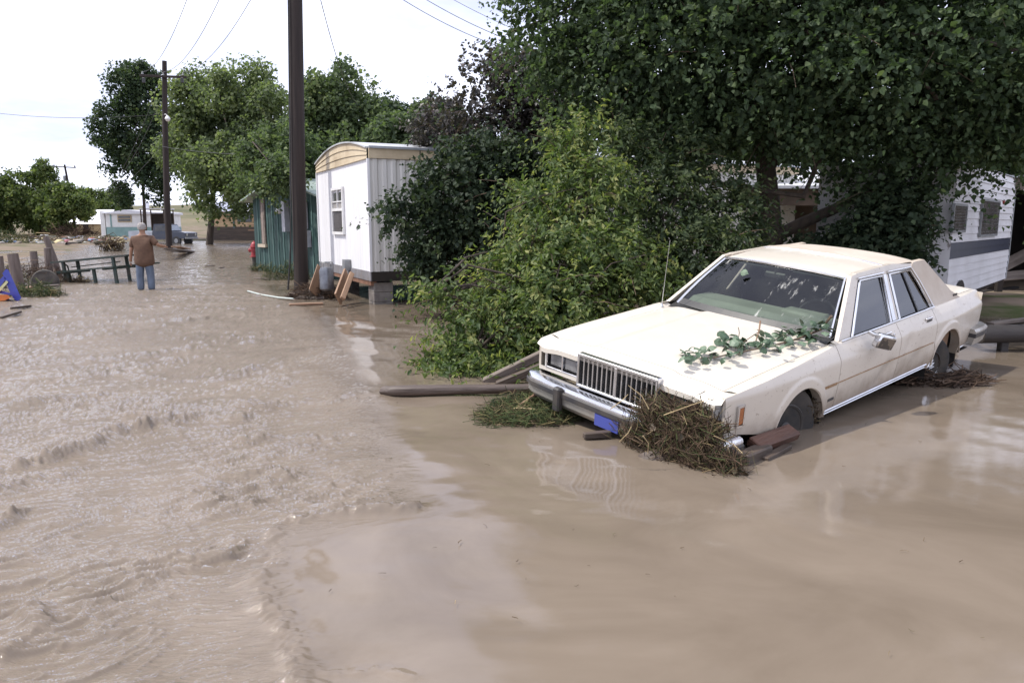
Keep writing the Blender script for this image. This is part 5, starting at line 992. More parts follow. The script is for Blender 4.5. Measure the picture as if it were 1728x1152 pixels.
# hood with raised centre, header panel, fender tops
def hood_z(u, y):
    z = interp(u, [(0, .80), (.03, .815), (.17, .838), (.6, .868), (1.2, .90), (1.72, .922)]); a = abs(y)
    z += .020 * (1 - sstep(.36, .45, a)) - .030 * sstep(.62, .90, a) + .012 * sstep(.80, .86, a) * (1 - sstep(.86, .92, a)); return z
yh = sorted(set(lin(-.80, .80, 30) + [-.45, -.40, -.36, .36, .40, .45]))
def curve_u(u, y): return u + .05 * (abs(y) / .85) ** 2 * (1 if u < .3 else 0)
mb = MB(); mb.grid(lambda u, y: L3(u, y, hood_z(u, y)), lin(.182, 1.66, 26), yh); mb.grid(lambda t, y: L3(.182, y, hood_z(.182, y) - t), (0, .03), yh)
for s in (-1, 1): mb.grid(lambda u, t: L3(u, s * .80, hood_z(u, .80) - t), lin(.182, 1.66, 26), (0, .03))
mb.build('hood', M_cream, CAR, True)
yn = sorted(set(lin(-.86, .86, 32) + [-.45, -.40, -.36, .36, .40, .45]))
mb = MB(); mb.grid(lambda u, y: L3(u, y, hood_z(u, y) - (.025 * (1 - (u + .0) / .05) ** 2 if u < .05 else 0)), (.005, .015, .03, .05, .11, .172), yn)
mb.grid(lambda t, y: L3(.005, y, hood_z(.005, y) - .022 - t), (0, .012, .035), yn); mb.grid(lambda t, y: L3(.172, y, hood_z(.172, y) - t), (0, .03), yn); mb.build('header_panel', M_cream, CAR, True)
for s in (-1, 1):
    mb = MB()
    def ft(u, t):
        ya, yb = .806, sy(u, ztop(u)); y = ya + (yb - ya) * t; za, zb = hood_z(u, .806), ztop(u); return L3(u, s * y, za + (zb - za) * t + .008 * math.sin(math.pi * t))
    mb.grid(ft, [.172] + lin(.2, 1.70, 24), lin(0, 1, 6)); mb.grid(lambda u, t: L3(u, s * .806, hood_z(u, .806) - t), lin(.172, 1.70, 24), (0, .03)); mb.build('fender_top', M_cream, CAR, True)
    mb = MB(); mb.grid(lambda u, t: L3(u, s * (.855 + (sy(max(u, .045), ztop(max(u, .045))) - .855) * t), hood_z(u, .86) * (1 - t) + ztop(u) * t - (.022 * (1 - u / .05) ** 2 if u < .05 else 0)), (.005, .02, .05, .1, .172), lin(0, 1, 4)); mb.build('fender_nose', M_cream, CAR, True)
# cowl
mb = MB(); mb.grid(lambda u, y: L3(u, y, .905 - .0 + (u - 1.64) * .25), (1.64, 1.70, 1.84), lin(-.80, .80, 9)); mb.build('cowl', M_black, CAR)
for s in (-1, 1):
    mb = MB(); mb.tube([L3(1.70, s * .18 + .12, .935), L3(1.73, s * .18 - .22, .960)], .008, 5); mb.tube([L3(1.735, s * .18 - .25, .968), L3(1.715, s * .18 + .30, .955)], .007, 5); mb.build('wiper', M_black, CAR)
# front fascia: lamp housings, headlights, corner lamps, grille
for s in (-1, 1):
    hb = MB(); hb.box(L3(.075, s * .62, .675), (.02, .42, .17)); H_ = hb.build('lamp_housing', M_rub, CAR)
    for yy in (.535, .705):
        hl = MB().box(L3(.05, s * yy, .678), (.025, .148, .112), bev=.012).build('headlight', material('headlight_glass', (.32, .32, .32), (.16, .16, .16), scale=9, rough=.12, spec=.9, metal=.35), H_, True)
    fr_ = MB()
    for (yy, zz, w, h) in ((.62, .752, .40, .014), (.62, .604, .40, .014), (.435, .678, .014, .16), (.805, .678, .014, .16), (.62, .678, .016, .14)): fr_.box(L3(.035, s * yy, zz), (.03, w, h), bev=.003)
    fr_.build('lamp_bezel', M_chrome, H_)
    MB().grid(lambda y, z: L3(.022 + .03 * (y - .41) ** 2, s * y, z), lin(.41, .90, 7), (.565, .58, .598)).build('filler_panel', M_cream, CAR)
    cl = MB(); cl.grid(lambda t, z: L3(.03 + .13 * t ** 1.6, s * (.815 + .08 * math.sin(t * math.pi / 2)), z), lin(0, 1, 8), lin(.585, .755, 5)); cl.build('corner_lamp', material('corner_lens', (.70, .68, .64), (.55, .52, .48), scale=5, rough=.2, stretch=(1, 24, .4), spec=.7), CAR, True)
    ml = MB(); ml.box(L3(.20, s * (sy(.2, .67) + .005), .672), (.055, .014, .125), bev=.004); ml.build('side_marker', material('amber_lens', (.42, .13, .03), (.30, .09, .02), scale=5, rough=.25), CAR)
    mf = MB()
    for (du, dz, w, h) in ((-.035, 0, .014, .155), (.035, 0, .014, .155), (0, .072, .07, .014), (0, -.072, .07, .014)): mf.box(L3(.20 + du, s * (sy(.2, .67) + .006), .672 + dz), (w, .016, h))
    mf.build('marker_bezel', M_chrome, CAR)
GR = MB().box(L3(.06, 0, .69), (.02, .76, .24)).build('grille', M_black, CAR)
mb = MB()
for (yy, zz, w, h) in ((0, .822, .80, .028), (0, .570, .80, .022), (-.39, .695, .022, .26), (.39, .695, .022, .26), (0, .695, .030, .24)): mb.box(L3(-.005, yy, zz), (.06, w, h), bev=.005)
mb.build('grille_surround', material('grille_chrome', (.72, .72, .73), (.55, .54, .52), scale=6, rough=.22, metal=.9), GR)
for s in (-1, 1):
    for k in range(7): MB().box(L3(.005, s * (.052 + .048 * k), .696), (.05, .013, .228), bev=.003).build('grille_bar', _mats['grille_chrome'], GR)
for k in range(12): MB().box(L3(.035, 0, .592 + .019 * k), (.012, .74, .004)).build('grille_slat', M_rub, GR)
# bumpers: profile swept round the corners
def sweep(path, prof, name, m, parent=CAR):
    V = []; n = len(prof)
    for i, (u, y) in enumerate(path):
        a_, b_ = path[max(0, i - 1)], path[min(len(path) - 1, i + 1)]; tx, ty = b_[0] - a_[0], b_[1] - a_[1]; l = math.hypot(tx, ty); nx, ny = -ty / l, tx / l
        for o, z in prof: V.append(L3(u + nx * o, y + ny * o, z))
    F = [(i * n + j, (i + 1) * n + j, (i + 1) * n + (j + 1) % n, i * n + (j + 1) % n) for i in range(len(path) - 1) for j in range(n)] + [tuple(range(n)), tuple(range((len(path) - 1) * n, len(path) * n))]
    mb = MB(); mb.add(V, F); return mb.build(name, m, parent, True)
def corner(path): return path
fp = [(.16, -.985), (.12, -.985), (.02, -.965), (-.04, -.92), (-.075, -.84), (-.09, -.6), (-.10, -.3), (-.105, 0)]; fp = fp + [(u, -y) for u, y in fp[-2::-1]]
BUM = sweep(fp, [(-.11, .545), (.0, .545), (.018, .538), (.028, .518), (.028, .50), (-.11, .50)], 'front_bumper', M_chrome)
sweep(fp, [(-.10, .50), (.030, .50), (.040, .492), (.040, .455), (.030, .447), (-.10, .447)], 'bumper_strip', M_rub, BUM)
sweep(fp, [(-.10, .447), (.022, .447), (.020, .39), (-.02, .345), (-.10, .345)], 'bumper_valance', M_dull, BUM)
for s in (-1, 1): MB().box(L3(-.135, s * .50, .435), (.06, .075, .20), bev=.012).build('bumper_guard', M_rub, BUM)
def plate_mat():
    m = bpy.data.materials.new('blue_plate'); m.use_nodes = True; N, L = m.node_tree.nodes, m.node_tree.links; b = N['Principled BSDF']; b.inputs['Roughness'].default_value = .4; tc = N.new('ShaderNodeTexCoord'); mp = N.new('ShaderNodeMapping'); mp.inputs['Scale'].default_value = (3, 2.6, 3.8); mp.inputs['Location'].default_value = (0, -1.3, -1.9); L.new(tc.outputs['Generated'], mp.inputs['Vector'])
    n = N.new('ShaderNodeTexNoise'); n.inputs['Scale'].default_value = 4; n.inputs['Detail'].default_value = 3; L.new(mp.outputs[0], n.inputs['Vector']); s = N.new('ShaderNodeVectorMath'); s.operation = 'LENGTH'; L.new(mp.outputs[0], s.inputs[0]); r = N.new('ShaderNodeMapRange'); r.inputs['From Min'].default_value = 1.1; r.inputs['From Max'].default_value = .5; L.new(s.outputs['Value'], r.inputs['Value'])
    q = N.new('ShaderNodeMath'); q.operation = 'MULTIPLY'; L.new(r.outputs[0], q.inputs[0]); L.new(n.outputs['Fac'], q.inputs[1]); c = N.new('ShaderNodeValToRGB'); c.color_ramp.elements[0].position = .28; c.color_ramp.elements[0].color = (.06, .08, .33, 1); c.color_ramp.elements[1].position = .42; c.color_ramp.elements[1].color = (.72, .30, .10, 1); L.new(q.outputs[0], c.inputs['Fac']); L.new(c.outputs['Color'], b.inputs['Base Color']); return m
MB().box(L3(-.132, .03, .398), (.012, .24, .095), bev=.002).build('licence_plate', plate_mat(), BUM)
MB().grid(lambda u, y: L3(u, y, .36), (-.05, .5), (-.8, .8)).build('splash_pan', M_well, CAR)
rp = [(4.70, -.955), (4.95, -.955), (5.10, -.94), (5.17, -.88), (5.20, -.6), (5.21, 0)]; rp = rp + [(u, -y) for u, y in rp[-2::-1]]
RB = sweep(rp, [(.09, .575), (-.02, .575), (-.04, .55), (-.04, .53), (.09, .53)], 'rear_bumper', M_dull); sweep(rp, [(.08, .53), (-.045, .53), (-.045, .485), (.08, .485)], 'bumper_strip', M_rub, RB); sweep(rp, [(.08, .485), (-.035, .485), (-.02, .40), (.08, .40)], 'bumper_valance', M_dull, RB)  # rear bumper in dull metal instead of chrome, painting in the tree shade
# rear face, deck lid, tail lamps
mb = MB(); mb.grid(lambda y, z: L3(5.07 - .03 * (y / .86) ** 2, y, z), lin(-.885, .885, 14), (.45, .6, .8, .93)); mb.build('tail_panel', M_side, CAR)
for s in (-1, 1): MB().box(L3(5.085, s * .66, .72), (.03, .38, .16), bev=.008).build('tail_lamp', material('tail_red', (.30, .02, .02), rough=.25), CAR)
mb = MB(); mb.grid(lambda u, y: L3(u, y, .962 + .012 * (1 - (y / .82) ** 2) - .02 * sstep(4.95, 5.06, u)), lin(4.28, 5.06, 10), lin(-.80, .80, 12)); mb.build('deck_lid', M_cream, CAR, True)
for s in (-1, 1):
    mb = MB(); mb.grid(lambda u, t: L3(u, s * (.806 + (sy(u, ztop(u)) - .806) * t), .962 + (ztop(u) - .962) * t - .02 * sstep(4.95, 5.06, u) * (1 - t)), lin(3.62, 5.06, 14), (0, .5, 1)); mb.build('rear_deck_edge', M_cream, CAR, True)
# greenhouse
def gy(z): return .868 - (z - .94) * .50
def roof_z(u, y): return interp(u, [(2.18, 1.378), (2.26, 1.400), (2.6, 1.425), (3.1, 1.432), (3.5, 1.42), (3.74, 1.385)]) - .045 * (abs(y) / .64) ** 2.6
ye = lambda u: .640
mb = MB(); mb.grid(lambda u, v: L3(u + .06 * v * v, v * ye(u), roof_z(u, v * ye(u))), lin(2.18, 2.90, 12), lin(-1, 1, 22)); mb.build('roof', M_cream, CAR, True)
mb = MB(); mb.grid(lambda u, v: L3(u + (.06 * v * v if u < 3 else 0), v * (ye(u) + .004), roof_z(u, v * ye(u)) + .005), lin(2.905, 3.76, 14), lin(-1, 1, 22)); VR = mb.build('vinyl_roof', M_vinyl, CAR, True)
mb = MB(); mb.tube([L3(2.902 + .06 * v * v, v * .642, roof_z(2.9, v * .64) + .004) for v in lin(-1, 1, 21)], .007, 6); mb.build('roof_molding', M_chrome, CAR, True)
def gplate(name, poly, m, side, th=.035, off=0.0, parent=CAR, smooth=False):
    mb = MB(); mb.prism(poly, lambda u, z: L3(u, side * (gy(z) + off), z), lambda u, z: L3(u, side * (gy(z) + off - th), z)); return mb.build(name, m, parent, smooth)
ZB = .935
FDG = [(1.93, ZB), (2.70, ZB + .003), (2.80, 1.322), (2.36, 1.328)]; RDG = [(2.885, ZB + .004), (3.63, .945), (3.60, 1.02), (3.50, 1.20), (3.42, 1.316), (2.965, 1.322)]
for s in (1, -1):
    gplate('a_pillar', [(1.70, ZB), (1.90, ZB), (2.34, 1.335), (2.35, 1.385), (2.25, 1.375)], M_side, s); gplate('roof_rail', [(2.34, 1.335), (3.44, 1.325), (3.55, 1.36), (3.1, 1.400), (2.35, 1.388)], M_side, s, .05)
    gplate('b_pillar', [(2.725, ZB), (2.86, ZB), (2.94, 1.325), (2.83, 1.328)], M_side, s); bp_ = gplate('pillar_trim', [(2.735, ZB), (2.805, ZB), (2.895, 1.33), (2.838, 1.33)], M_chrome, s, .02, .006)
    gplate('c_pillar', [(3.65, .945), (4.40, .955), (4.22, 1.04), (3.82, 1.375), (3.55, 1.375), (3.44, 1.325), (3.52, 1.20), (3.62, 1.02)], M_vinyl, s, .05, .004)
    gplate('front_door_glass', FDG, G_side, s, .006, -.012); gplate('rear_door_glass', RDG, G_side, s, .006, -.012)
    for P in (FDG, RDG): mb = MB(); mb.tube([L3(u, s * (gy(z) + .004), z) for u, z in P + [P[0]]], .011, 6); mb.build('window_trim', M_chrome, CAR, True)
    gplate('vent_divider', [(3.32, .94), (3.345, .94), (3.275, 1.318), (3.25, 1.318)], M_black, s, .02, 0.0)
    mb = MB(); mb.tube([L3(2.33, s * (gy(1.352) + .012), 1.352), L3(2.84, s * (gy(1.352) + .012), 1.350)], .009, 6); mb.tube([L3(2.93, s * (gy(1.345) + .012), 1.349), L3(3.44, s * (gy(1.345) + .012), 1.342), L3(3.54, s * (gy(1.2) + .012), 1.20), L3(3.655, s * (gy(.96) + .014), .96)], .009, 6); mb.build('drip_rail', M_chrome, CAR, True)
    mb = MB(); mb.tube([L3(u, s * (gy(ZB) + .012), ztop(u) + .010) for u in (1.72, 2.2, 2.7, 3.2, 3.66)], .009, 6); mb.build('belt_molding', M_chrome, CAR, True)
    MB().grid(lambda u, t: L3(u, s * (gy(ZB) - .03 + (sy(u, ztop(u)) - gy(ZB) + .03) * t), .938 + (ztop(u) - .938) * t), lin(1.62, 3.66, 14), (0, 1)).build('belt_ledge', M_side, CAR)
    MB().box(L3(4.28, s * (gy(.99) + .008), .995), (.10, .008, .020)).build('emblem', M_rub, CAR)
    # side trims
    mb = MB(); mb.tube([L3(u, s * (sy(u, .63) + .003), .63) for u in lin(1.42, 3.56, 24)], .0045, 5); mb.build('pinstripe_molding', M_rust, CAR, True)
    mb = MB(); mb.tube([L3(u, s * (sy(u, .40) + .005), .405) for u in lin(1.42, 3.57, 20)], .010, 6); mb.tube([L3(u, s * (sy(u, .37) + .006), .375) for u in lin(1.42, 3.57, 20)], .008, 6); mb.tube([L3(u, s * (sy(u, .42) + .003), .415) for u in lin(4.36, 4.80, 8)], .009, 6); mb.build('rocker_molding', M_chrome, CAR, True)
    mb = MB(); mb.grid(lambda u, t: L3(u, s * (sy(u, .39) + .004), .38 + .02 * t), lin(1.42, 3.57, 20), (0, 1)); mb.build('rocker_strip', M_black, CAR)
    for c in (WF, WR):
        mb = MB(); mb.tube([L3(c - AR * math.cos(a_), s * (sy(c, .5) + .012 + taper(c - AR * math.cos(a_)) * 0), .33 + AR * .97 * math.sin(a_)) for a_ in lin(.14, math.pi - .14, 26)], .008, 6); mb.build('arch_lip', M_side, CAR, True)
    for u in (2.50, 3.43):
        mb = MB(); mb.box(L3(u, s * (sy(u, .875) + .008), .872), (.15, .016, .045), bev=.005); hd = mb.build('door_handle', M_chrome, PAN['fd' if u < 3 else 'rd', s]); MB().box(L3(u - .01, s * (sy(u, .875) + .016), .866), (.10, .008, .018)).build('grip', M_rub, hd)
    MB().lathe([(.013, 0), (.013, .008)], 10, L3(2.63, s * (sy(2.63, .85)), .852), Matrix.Rotation(R(-90 * s), 3, 'X')).build('door_lock', M_chrome, PAN['fd', s])
    MB().box(L3(1.515, s * (sy(1.515, .50) + .003), .50), (.10, .006, .022)).build('fender_badge', M_rub, PAN['ff', s])
    MB().grid(lambda u, z: L3(u, s * (sy(u, z) + .0025), z), lin(1.36, 1.57, 4), (.615, .64)).build('rust_stain', M_rust, PAN['ff', s])
# windshield and back light
def wsh(v, t, inset=0.0):
    yb, yt = .775, .605; y = v * (yb + (yt - yb) * t); u = (1.66 + .09 * v * v) + ((2.185 + .055 * v * v) - (1.66 + .09 * v * v)) * t; z = .925 + .02 * v * v * 0 + (1.375 - .04 * abs(v) ** 2.6 * .8 - .925) * t + .018 * math.sin(math.pi * t); return L3(u, y, z)
mb = MB(); mb.grid(wsh, lin(-1, 1, 20), lin(0, 1, 10)); mb.build('windshield', G_wind, CAR, True)
mb = MB(); P = [wsh(-1, t) for t in lin(0, 1, 8)] + [wsh(v, 1) for v in lin(-1, 1, 18)] + [wsh(1, t) for t in lin(1, 0, 8)]; mb.tube([(a_ + .004, b_, c_ + .006) for a_, b_, c_ in P], .013, 6); mb.build('windshield_trim', M_chrome, CAR, True)
mb = MB(); mb.grid(lambda v, t: (lambda q: (q[0] + .006, q[1], q[2] + .006))(wsh(v, t)), lin(-1, 1, 18), (0, .10)); mb.build('windshield_band', M_black, CAR)
def bkl(v, t): return L3(3.76 + (4.26 - .05 * v * v - 3.76) * t, v * (.60 + .14 * t), 1.375 - .03 * v * v - (1.375 - .965 - .02 * v * v) * t)
mb = MB(); mb.grid(bkl, lin(-1, 1, 12), lin(0, 1, 6)); mb.build('rear_window', G_side, CAR, True)
# interior
mb = MB(); mb.box(L3(1.97, 0, .93), (.36, 1.42, .17), bev=.05); mb.box(L3(2.06, .38, 1.0), (.20, .42, .07), bev=.03); mb.build('dashboard', M_dash, CAR, True)
mb = MB(); Mx = Matrix.Rotation(R(62), 3, 'Y'); mb.tube([Vector(L3(2.26, .38, .93)) + Mx @ Vector((.19 * math.cos(a_), .19 * math.sin(a_), 0)) for a_ in lin(0, 2 * math.pi, 25)], .013, 7); mb.tube([Vector(L3(2.26, .38, .93)) + Mx @ Vector((0, -.19, 0)), Vector(L3(2.26, .38, .93)) + Mx @ Vector((0, .19, 0))], .014, 6); mb.tube([L3(2.26, .38, .93), L3(2.05, .38, .86)], .03, 8); mb.build('steering_wheel', M_seat, CAR, True)
for nm, u, w, z in (('front_seat', 2.62, 1.40, .62), ('rear_seat', 3.60, 1.36, .64)):
    mb = MB(); mb.box(L3(u - .12, 0, z - .12), (.55, w, .22), bev=.06); mb.box(L3(u + .17, 0, z + .22), (.18, w, .58), Matrix.Rotation(R(12), 3, 'Y'), bev=.06)
    st = mb.build(nm, M_seat, CAR, True)
    if nm == 'front_seat':
        for y in (-.38, .38): MB().box(L3(u + .24, y, z + .56), (.10, .28, .16), bev=.04).build('headrest', M_seat, st, True)
mb = MB(); mb.box(L3(2.20, -.03, 1.275), (.03, .22, .06), bev=.015); mb.tube([L3(2.19, -.03, 1.29), L3(2.2, -.03, 1.35)], .008, 5); mb.build('rear_view_mirror', M_black, CAR)
for y in (-.32, .32): MB().box(L3(2.30, y, 1.325), (.16, .40, .018), Matrix.Rotation(R(-10), 3, 'Y'), bev=.006).build('sun_visor', M_dash, CAR)
mb = MB(); mb.grid(lambda u, y: L3(u, y, 1.365 - .035 * abs(y / .62) ** 2.6), lin(2.26, 3.72, 6), lin(-.60, .60, 8)); mb.build('headliner', M_dash, CAR)
MB().grid(lambda u, y: L3(u, y, .95), (3.75, 4.26), lin(-.7, .7, 4)).build('parcel_shelf', M_seat, CAR)
# door mirror hanging loose
mmx = Matrix.Rotation(R(-12), 3, 'X') @ Matrix.Rotation(R(-20), 3, 'Z') @ Matrix.Rotation(R(-10), 3, 'Y'); mc = Vector(L3(2.15, 1.05, .90))
MBM = MB().box(mc, (.19, .07, .125), mmx, bev=.014).build('door_mirror', M_chrome, CAR, True)
MB().box(mc + mmx @ Vector((.11, -.05, .03)), (.06, .07, .03), mmx, bev=.008).build('mirror_arm', M_chrome, MBM)
MB().box(mc + mmx @ Vector((0, .034, -.006)), (.168, .008, .092), mmx).build('mirror_glass', material('mirror_reflection', (.16, .13, .10), (.05, .045, .04), scale=9, rough=.15, spec=.6, lo=.48, hi=.52), MBM)  # tan and dark patches colour a reflection into the mirror glass
# antenna
p = car_ray(1111, 513, 2, .905); q = car_ray(1120, 395, 1, -.80); mb = MB(); mb.lathe([(.018, 0), (.015, .012), (.006, .03)], 10, L3(p[0] - .05, -.83, .905)); mb.tube([L3(p[0] - .05, -.83, .91), L3(p[0] - .02, -.82, 1.55)], [.004, .002], 5); mb.build('antenna', M_chrome, CAR)
# wheels, wells
def wheel(name, u, y, z, rot, wire_cover):
    org = Vector(L3(u, y, z)); Mw = rot @ Matrix.Rotation(R(-90), 3, 'X')
    W = MB().lathe([(.19, -.085), (.27, -.098), (.318, -.09), (.335, -.065), (.338, 0), (.335, .065), (.318, .09), (.27, .098), (.19, .085)], 40, org, Mw).build(name, M_tyre, CAR, True)
    MB().lathe([(.185, .03), (.20, .088), (.192, .096), (.178, .090), (.165, .065)], 32, org, Mw).build('rim', M_chrome if wire_cover else M_rub, W, True)
    MB().lathe([(.17, .040), (.14, .050), (.06, .058), (.03, .062)], 24, org, Mw).build('wheel_disc', M_dull if wire_cover else M_well, W, True)
    MB().lathe([(.058, .055), (.055, .092), (.035, .105), (.0, .108)], 18, org, Mw).build('hub_cap', M_chrome if wire_cover else M_rub, W, True)
    if wire_cover:
        mb = MB()
        for k in range(36):
            a_ = 2 * math.pi * k / 36; b_ = a_ + (.28 if k % 2 else -.28); mb.tube([org + Mw @ Vector((.05 * math.cos(a_), .05 * math.sin(a_), .092)), org + Mw @ Vector((.178 * math.cos(b_), .178 * math.sin(b_), .076))], .0028, 4, False)
        mb.build('spokes', M_chrome, W, fix=False)
    return W
wheel('front_wheel', .99, .80, .36, Matrix.Rotation(R(-14), 3, 'Z'), False); wheel('rear_wheel', 3.80, .79, .30, Matrix.Rotation(R(-20), 3, 'Z') @ Matrix.Rotation(R(-4), 3, 'X'), True)
wheel('front_wheel', 1.03, -.79, .33, Matrix.Rotation(R(180 - 12), 3, 'Z'), True); wheel('rear_wheel', 3.94, -.79, .33, Matrix.Rotation(R(180), 3, 'Z'), True)
for s in (1, -1):
    for c, m in ((WF, M_well), (WR, M_well)):
        mb = MB(); mb.grid(lambda a_, y: L3(c - (AR + .015) * math.cos(a_), s * y, .33 + (AR + .02) * math.sin(a_)), lin(-.3, math.pi + .3, 18), (.55, .75, .94)); mb.grid(lambda u, z: L3(u, s * .56, z), (c - .42, c + .42), (.1, .76)); mb.build('wheel_well', m, CAR, True)
MB().grid(lambda u, z: L3(u, .86 + .05 * (u - 3.7), z), lin(3.90, 4.22, 4), (.28, .5, .72)).build('inner_fender', M_mudwell, CAR)
MB().tube([L3(2.9, .84, .33), L3(1.5, .84, .33)], .03, 6).build('sill_pipe', M_well, CAR)
tag(CAR, 'cream four-door sedan stranded nose-down in muddy flood water', 'car')

# ---------------------------------------------------------------- leafy branch lying on the hood
def hood_pt(px, py, lift=.03):
    q = car_ray(px, py, 2, .90 + lift)
    if q[0] > 1.64: return cw(*car_ray(px, py, 0, 1.64 - lift))
    for _ in range(2): q = car_ray(px, py, 2, hood_z(max(.05, min(q[0], 1.66)), max(-.85, min(.85, q[1]))) + lift)
    return cw(*q)
hp = [hood_pt(*p) for p in ((1160, 606), (1205, 603), (1250, 594), (1300, 584), (1345, 572), (1385, 556))] + [hood_pt(1403, 533, .10)]
FB = empty('fallen_branch', hp[0]); o0 = hp[0]
mb = MB(); mb.tube([p - o0 for p in hp], [.003, .005, .006, .007, .008, .010, .011], 7); mb.build('stem', M_twig, FB, True)
M_hl = material('fallen_leaf_green', (.055, .095, .048), (.032, .062, .03), scale=9, rough=.42); M_hl2 = material('fallen_leaf_pale', (.16, .215, .14), (.10, .15, .09), scale=9, rough=.45)
def leaf_me(nm, m):
    k_ = .076; out = [(0, 0), (.25, .42), (.5, .50), (.75, .36), (.95, .12), (1.08, 0), (.95, -.12), (.75, -.36), (.5, -.50), (.25, -.42)]; V = [(x * k_, y * k_, .02 * math.sin(x * 3) - .035 * abs(y) ** 1.5) for x, y in out] + [(.3 * k_, 0, .016), (.7 * k_, 0, .014)]
    F = [(0, 10, 1), (1, 10, 2), (2, 10, 11), (2, 11, 3), (3, 11, 4), (4, 11, 5), (5, 11, 6), (6, 11, 7), (7, 11, 8), (8, 11, 10), (8, 10, 9), (9, 10, 0)]; me = bpy.data.meshes.new(nm); me.from_pydata(V, [], F); me.materials.append(m); me.update(); return me
lm1, lm2 = leaf_me('leaf', M_hl), leaf_me('leaf', M_hl2); rl = np.random.default_rng(5)
spots = []
for px, py, n, rx, ry in ((1160, 600, 10, 14, 9), (1190, 598, 11, 16, 11), (1222, 578, 13, 14, 20), (1225, 602, 7, 18, 8), (1255, 583, 16, 18, 12), (1290, 578, 18, 18, 13), (1325, 568, 22, 20, 16), (1360, 566, 18, 18, 14), (1392, 552, 9, 12, 12)):
    for i in range(n): spots.append((px + rl.normal() * rx * .55, py + rl.normal() * ry * .5))
for px, py in spots:
    p = hood_pt(px, py, .015 + .075 * rl.random()); o = bpy.data.objects.new('leaf', lm2 if rl.random() < .3 else lm1); col.objects.link(o); o.parent = FB; s = .75 + .45 * rl.random()
    o.matrix_local = Matrix.Translation(p - o0) @ (AZ.to_track_quat('Z', 'Y').to_matrix() @ Matrix.Rotation(rl.random() * 6.28, 3, 'Z') @ Matrix.Rotation(rl.normal() * .55, 3, 'X') @ Matrix.Rotation(rl.normal() * .6, 3, 'Y') @ Matrix.Scale(s, 3)).to_4x4()
for a_, b_ in (((1275, 577), (1283, 541)), ((1240, 588), (1280, 560)), ((1225, 600), (1250, 598)), ((1245, 575), (1246, 552))):
    mb = MB(); pa = hood_pt(*a_) - o0; pb2 = at(b_[0], b_[1], (pa + o0).y + .02) - o0; mb.tube([pa, (pa + pb2) / 2 + Vector((.01, 0, .01)), pb2], [.005, .006, .007] if b_[0] == 1283 else .003, 6); mb.build('twig', M_raw_wood if b_[0] == 1283 else M_twig, FB, True)
tag(FB, 'broken cottonwood branch with green leaves lying across the sedan hood', 'branch')
o = bpy.data.objects.new('stray_leaf', lm2); col.objects.link(o); q = car_ray(1249, 461, 0, 2.02); o.location = cw(*q) + Vector((-.004, -.02, .012)); o.rotation_euler = (R(55), R(10), R(-40)); tag(o, 'single pale leaf stuck on the windshield', 'leaf')

# ---------------------------------------------------------------- debris against the car
pc0 = cw(-.14, .70, .36); o_ = Vector((pc0.x, pc0.y, 0)); DB = empty('front_debris', o_)
mound('mud_core', (0, .12, 0), .28, .10, .09, M_dark_wood, 6, DB, 26, .15)
def fpile(rng):
    while True:
        q = rng.random(3) * 2 - 1; q[2] = abs(q[2]); r_ = np.linalg.norm(q)
        if r_ > 1 or r_ < .3: continue
        u = -.04 + q[0] * .19; y = .71 + q[1] * .58; z = .36 + q[2] * (.36 - .15 * max(0, y - .45)) * (1 + .25 * math.sin(9 * y) * math.sin(11 * u + 1))
        if u > -.03 or (u > -.13 and z < .56): continue
        p = cw(u, y, z) - o_
        if p.z > -.02: return np.array(p)
_bund = [(fpile(np.random.default_rng(2000 + i)), np.array(AY) * np.random.default_rng(3000 + i).normal() + np.array(AZ) * np.random.default_rng(4000 + i).normal() * .75 + np.array(AU) * np.random.default_rng(5000 + i).normal() * .3) for i in range(90)]
_cur = [0]
def fbund(rng):
    _cur[0] = int(rng.integers(0, 90)); p = _bund[_cur[0]][0] + rng.normal(size=3) * .045; p[2] = max(p[2], .0); return p
def fax(rng): return _bund[_cur[0]][1] / np.linalg.norm(_bund[_cur[0]][1]) + rng.normal(size=3) * .33
for k, (n, l0, l1, r_, m_, ax) in enumerate(((2400, .05, .24, .0032, M_straw, fax), (2600, .05, .22, .0036, M_root, fax), (260, .12, .34, .0034, M_straw, fax), (1300, .05, .2, .0028, M_weed, fax))):
    V, F, T = strand_mesh(np.random.default_rng(80 + k), fbund, n, l0, l1, r_, ax, .2); me = np_mesh('straw', V, F); a_ = me.attributes.new('tint', 'FLOAT', 'POINT'); a_.data.foreach_set('value', T.astype(np.float32)); s_ = link('straw', me, m_, DB); s_['kind'] = 'stuff'
M_ml = leaf_material('dead_leaf', (.05, .035, .02), (.11, .075, .04), (.10, .14, .06), .1)
V, F, T = leaf_cloud(np.random.default_rng(83), np.array([fpile(np.random.default_rng(900 + i)) for i in range(60)]), np.full(60, .07), 700, .055, .3, 'tri'); sdl = link('dead_leaves', crown_mesh(V, F, T), M_ml, DB); sdl['kind'] = 'stuff'
for k, (px0, py0, px1, py1) in enumerate(((1085, 735, 1093, 765), (1120, 700, 1200, 672), (1095, 690, 1060, 650), (1065, 720, 1045, 745), (1205, 735, 1250, 765), (1030, 690, 1060, 665))):
    a2, b2 = at(px0, py0, o_.y - .30) - o_, at(px1, py1, o_.y - .27) - o_; MB().tube([a2, (a2 + b2) / 2 + Vector((.02, 0, .01)), b2], [.0035, .003, .002], 5).build('stalk', material('straw_stalk', (.50, .38, .20), (.34, .25, .13), scale=10, rough=.8), DB, True)
tag(DB, 'big tangled heap of straw and twigs piled against the sedan grille', 'debris')
o_ = gp(895, 706); DW = empty('weed_mat', o_); mound('mud_core', (0, 0, 0), .40, .30, .05, M_dark_wood, 8, DW, 26, .5)
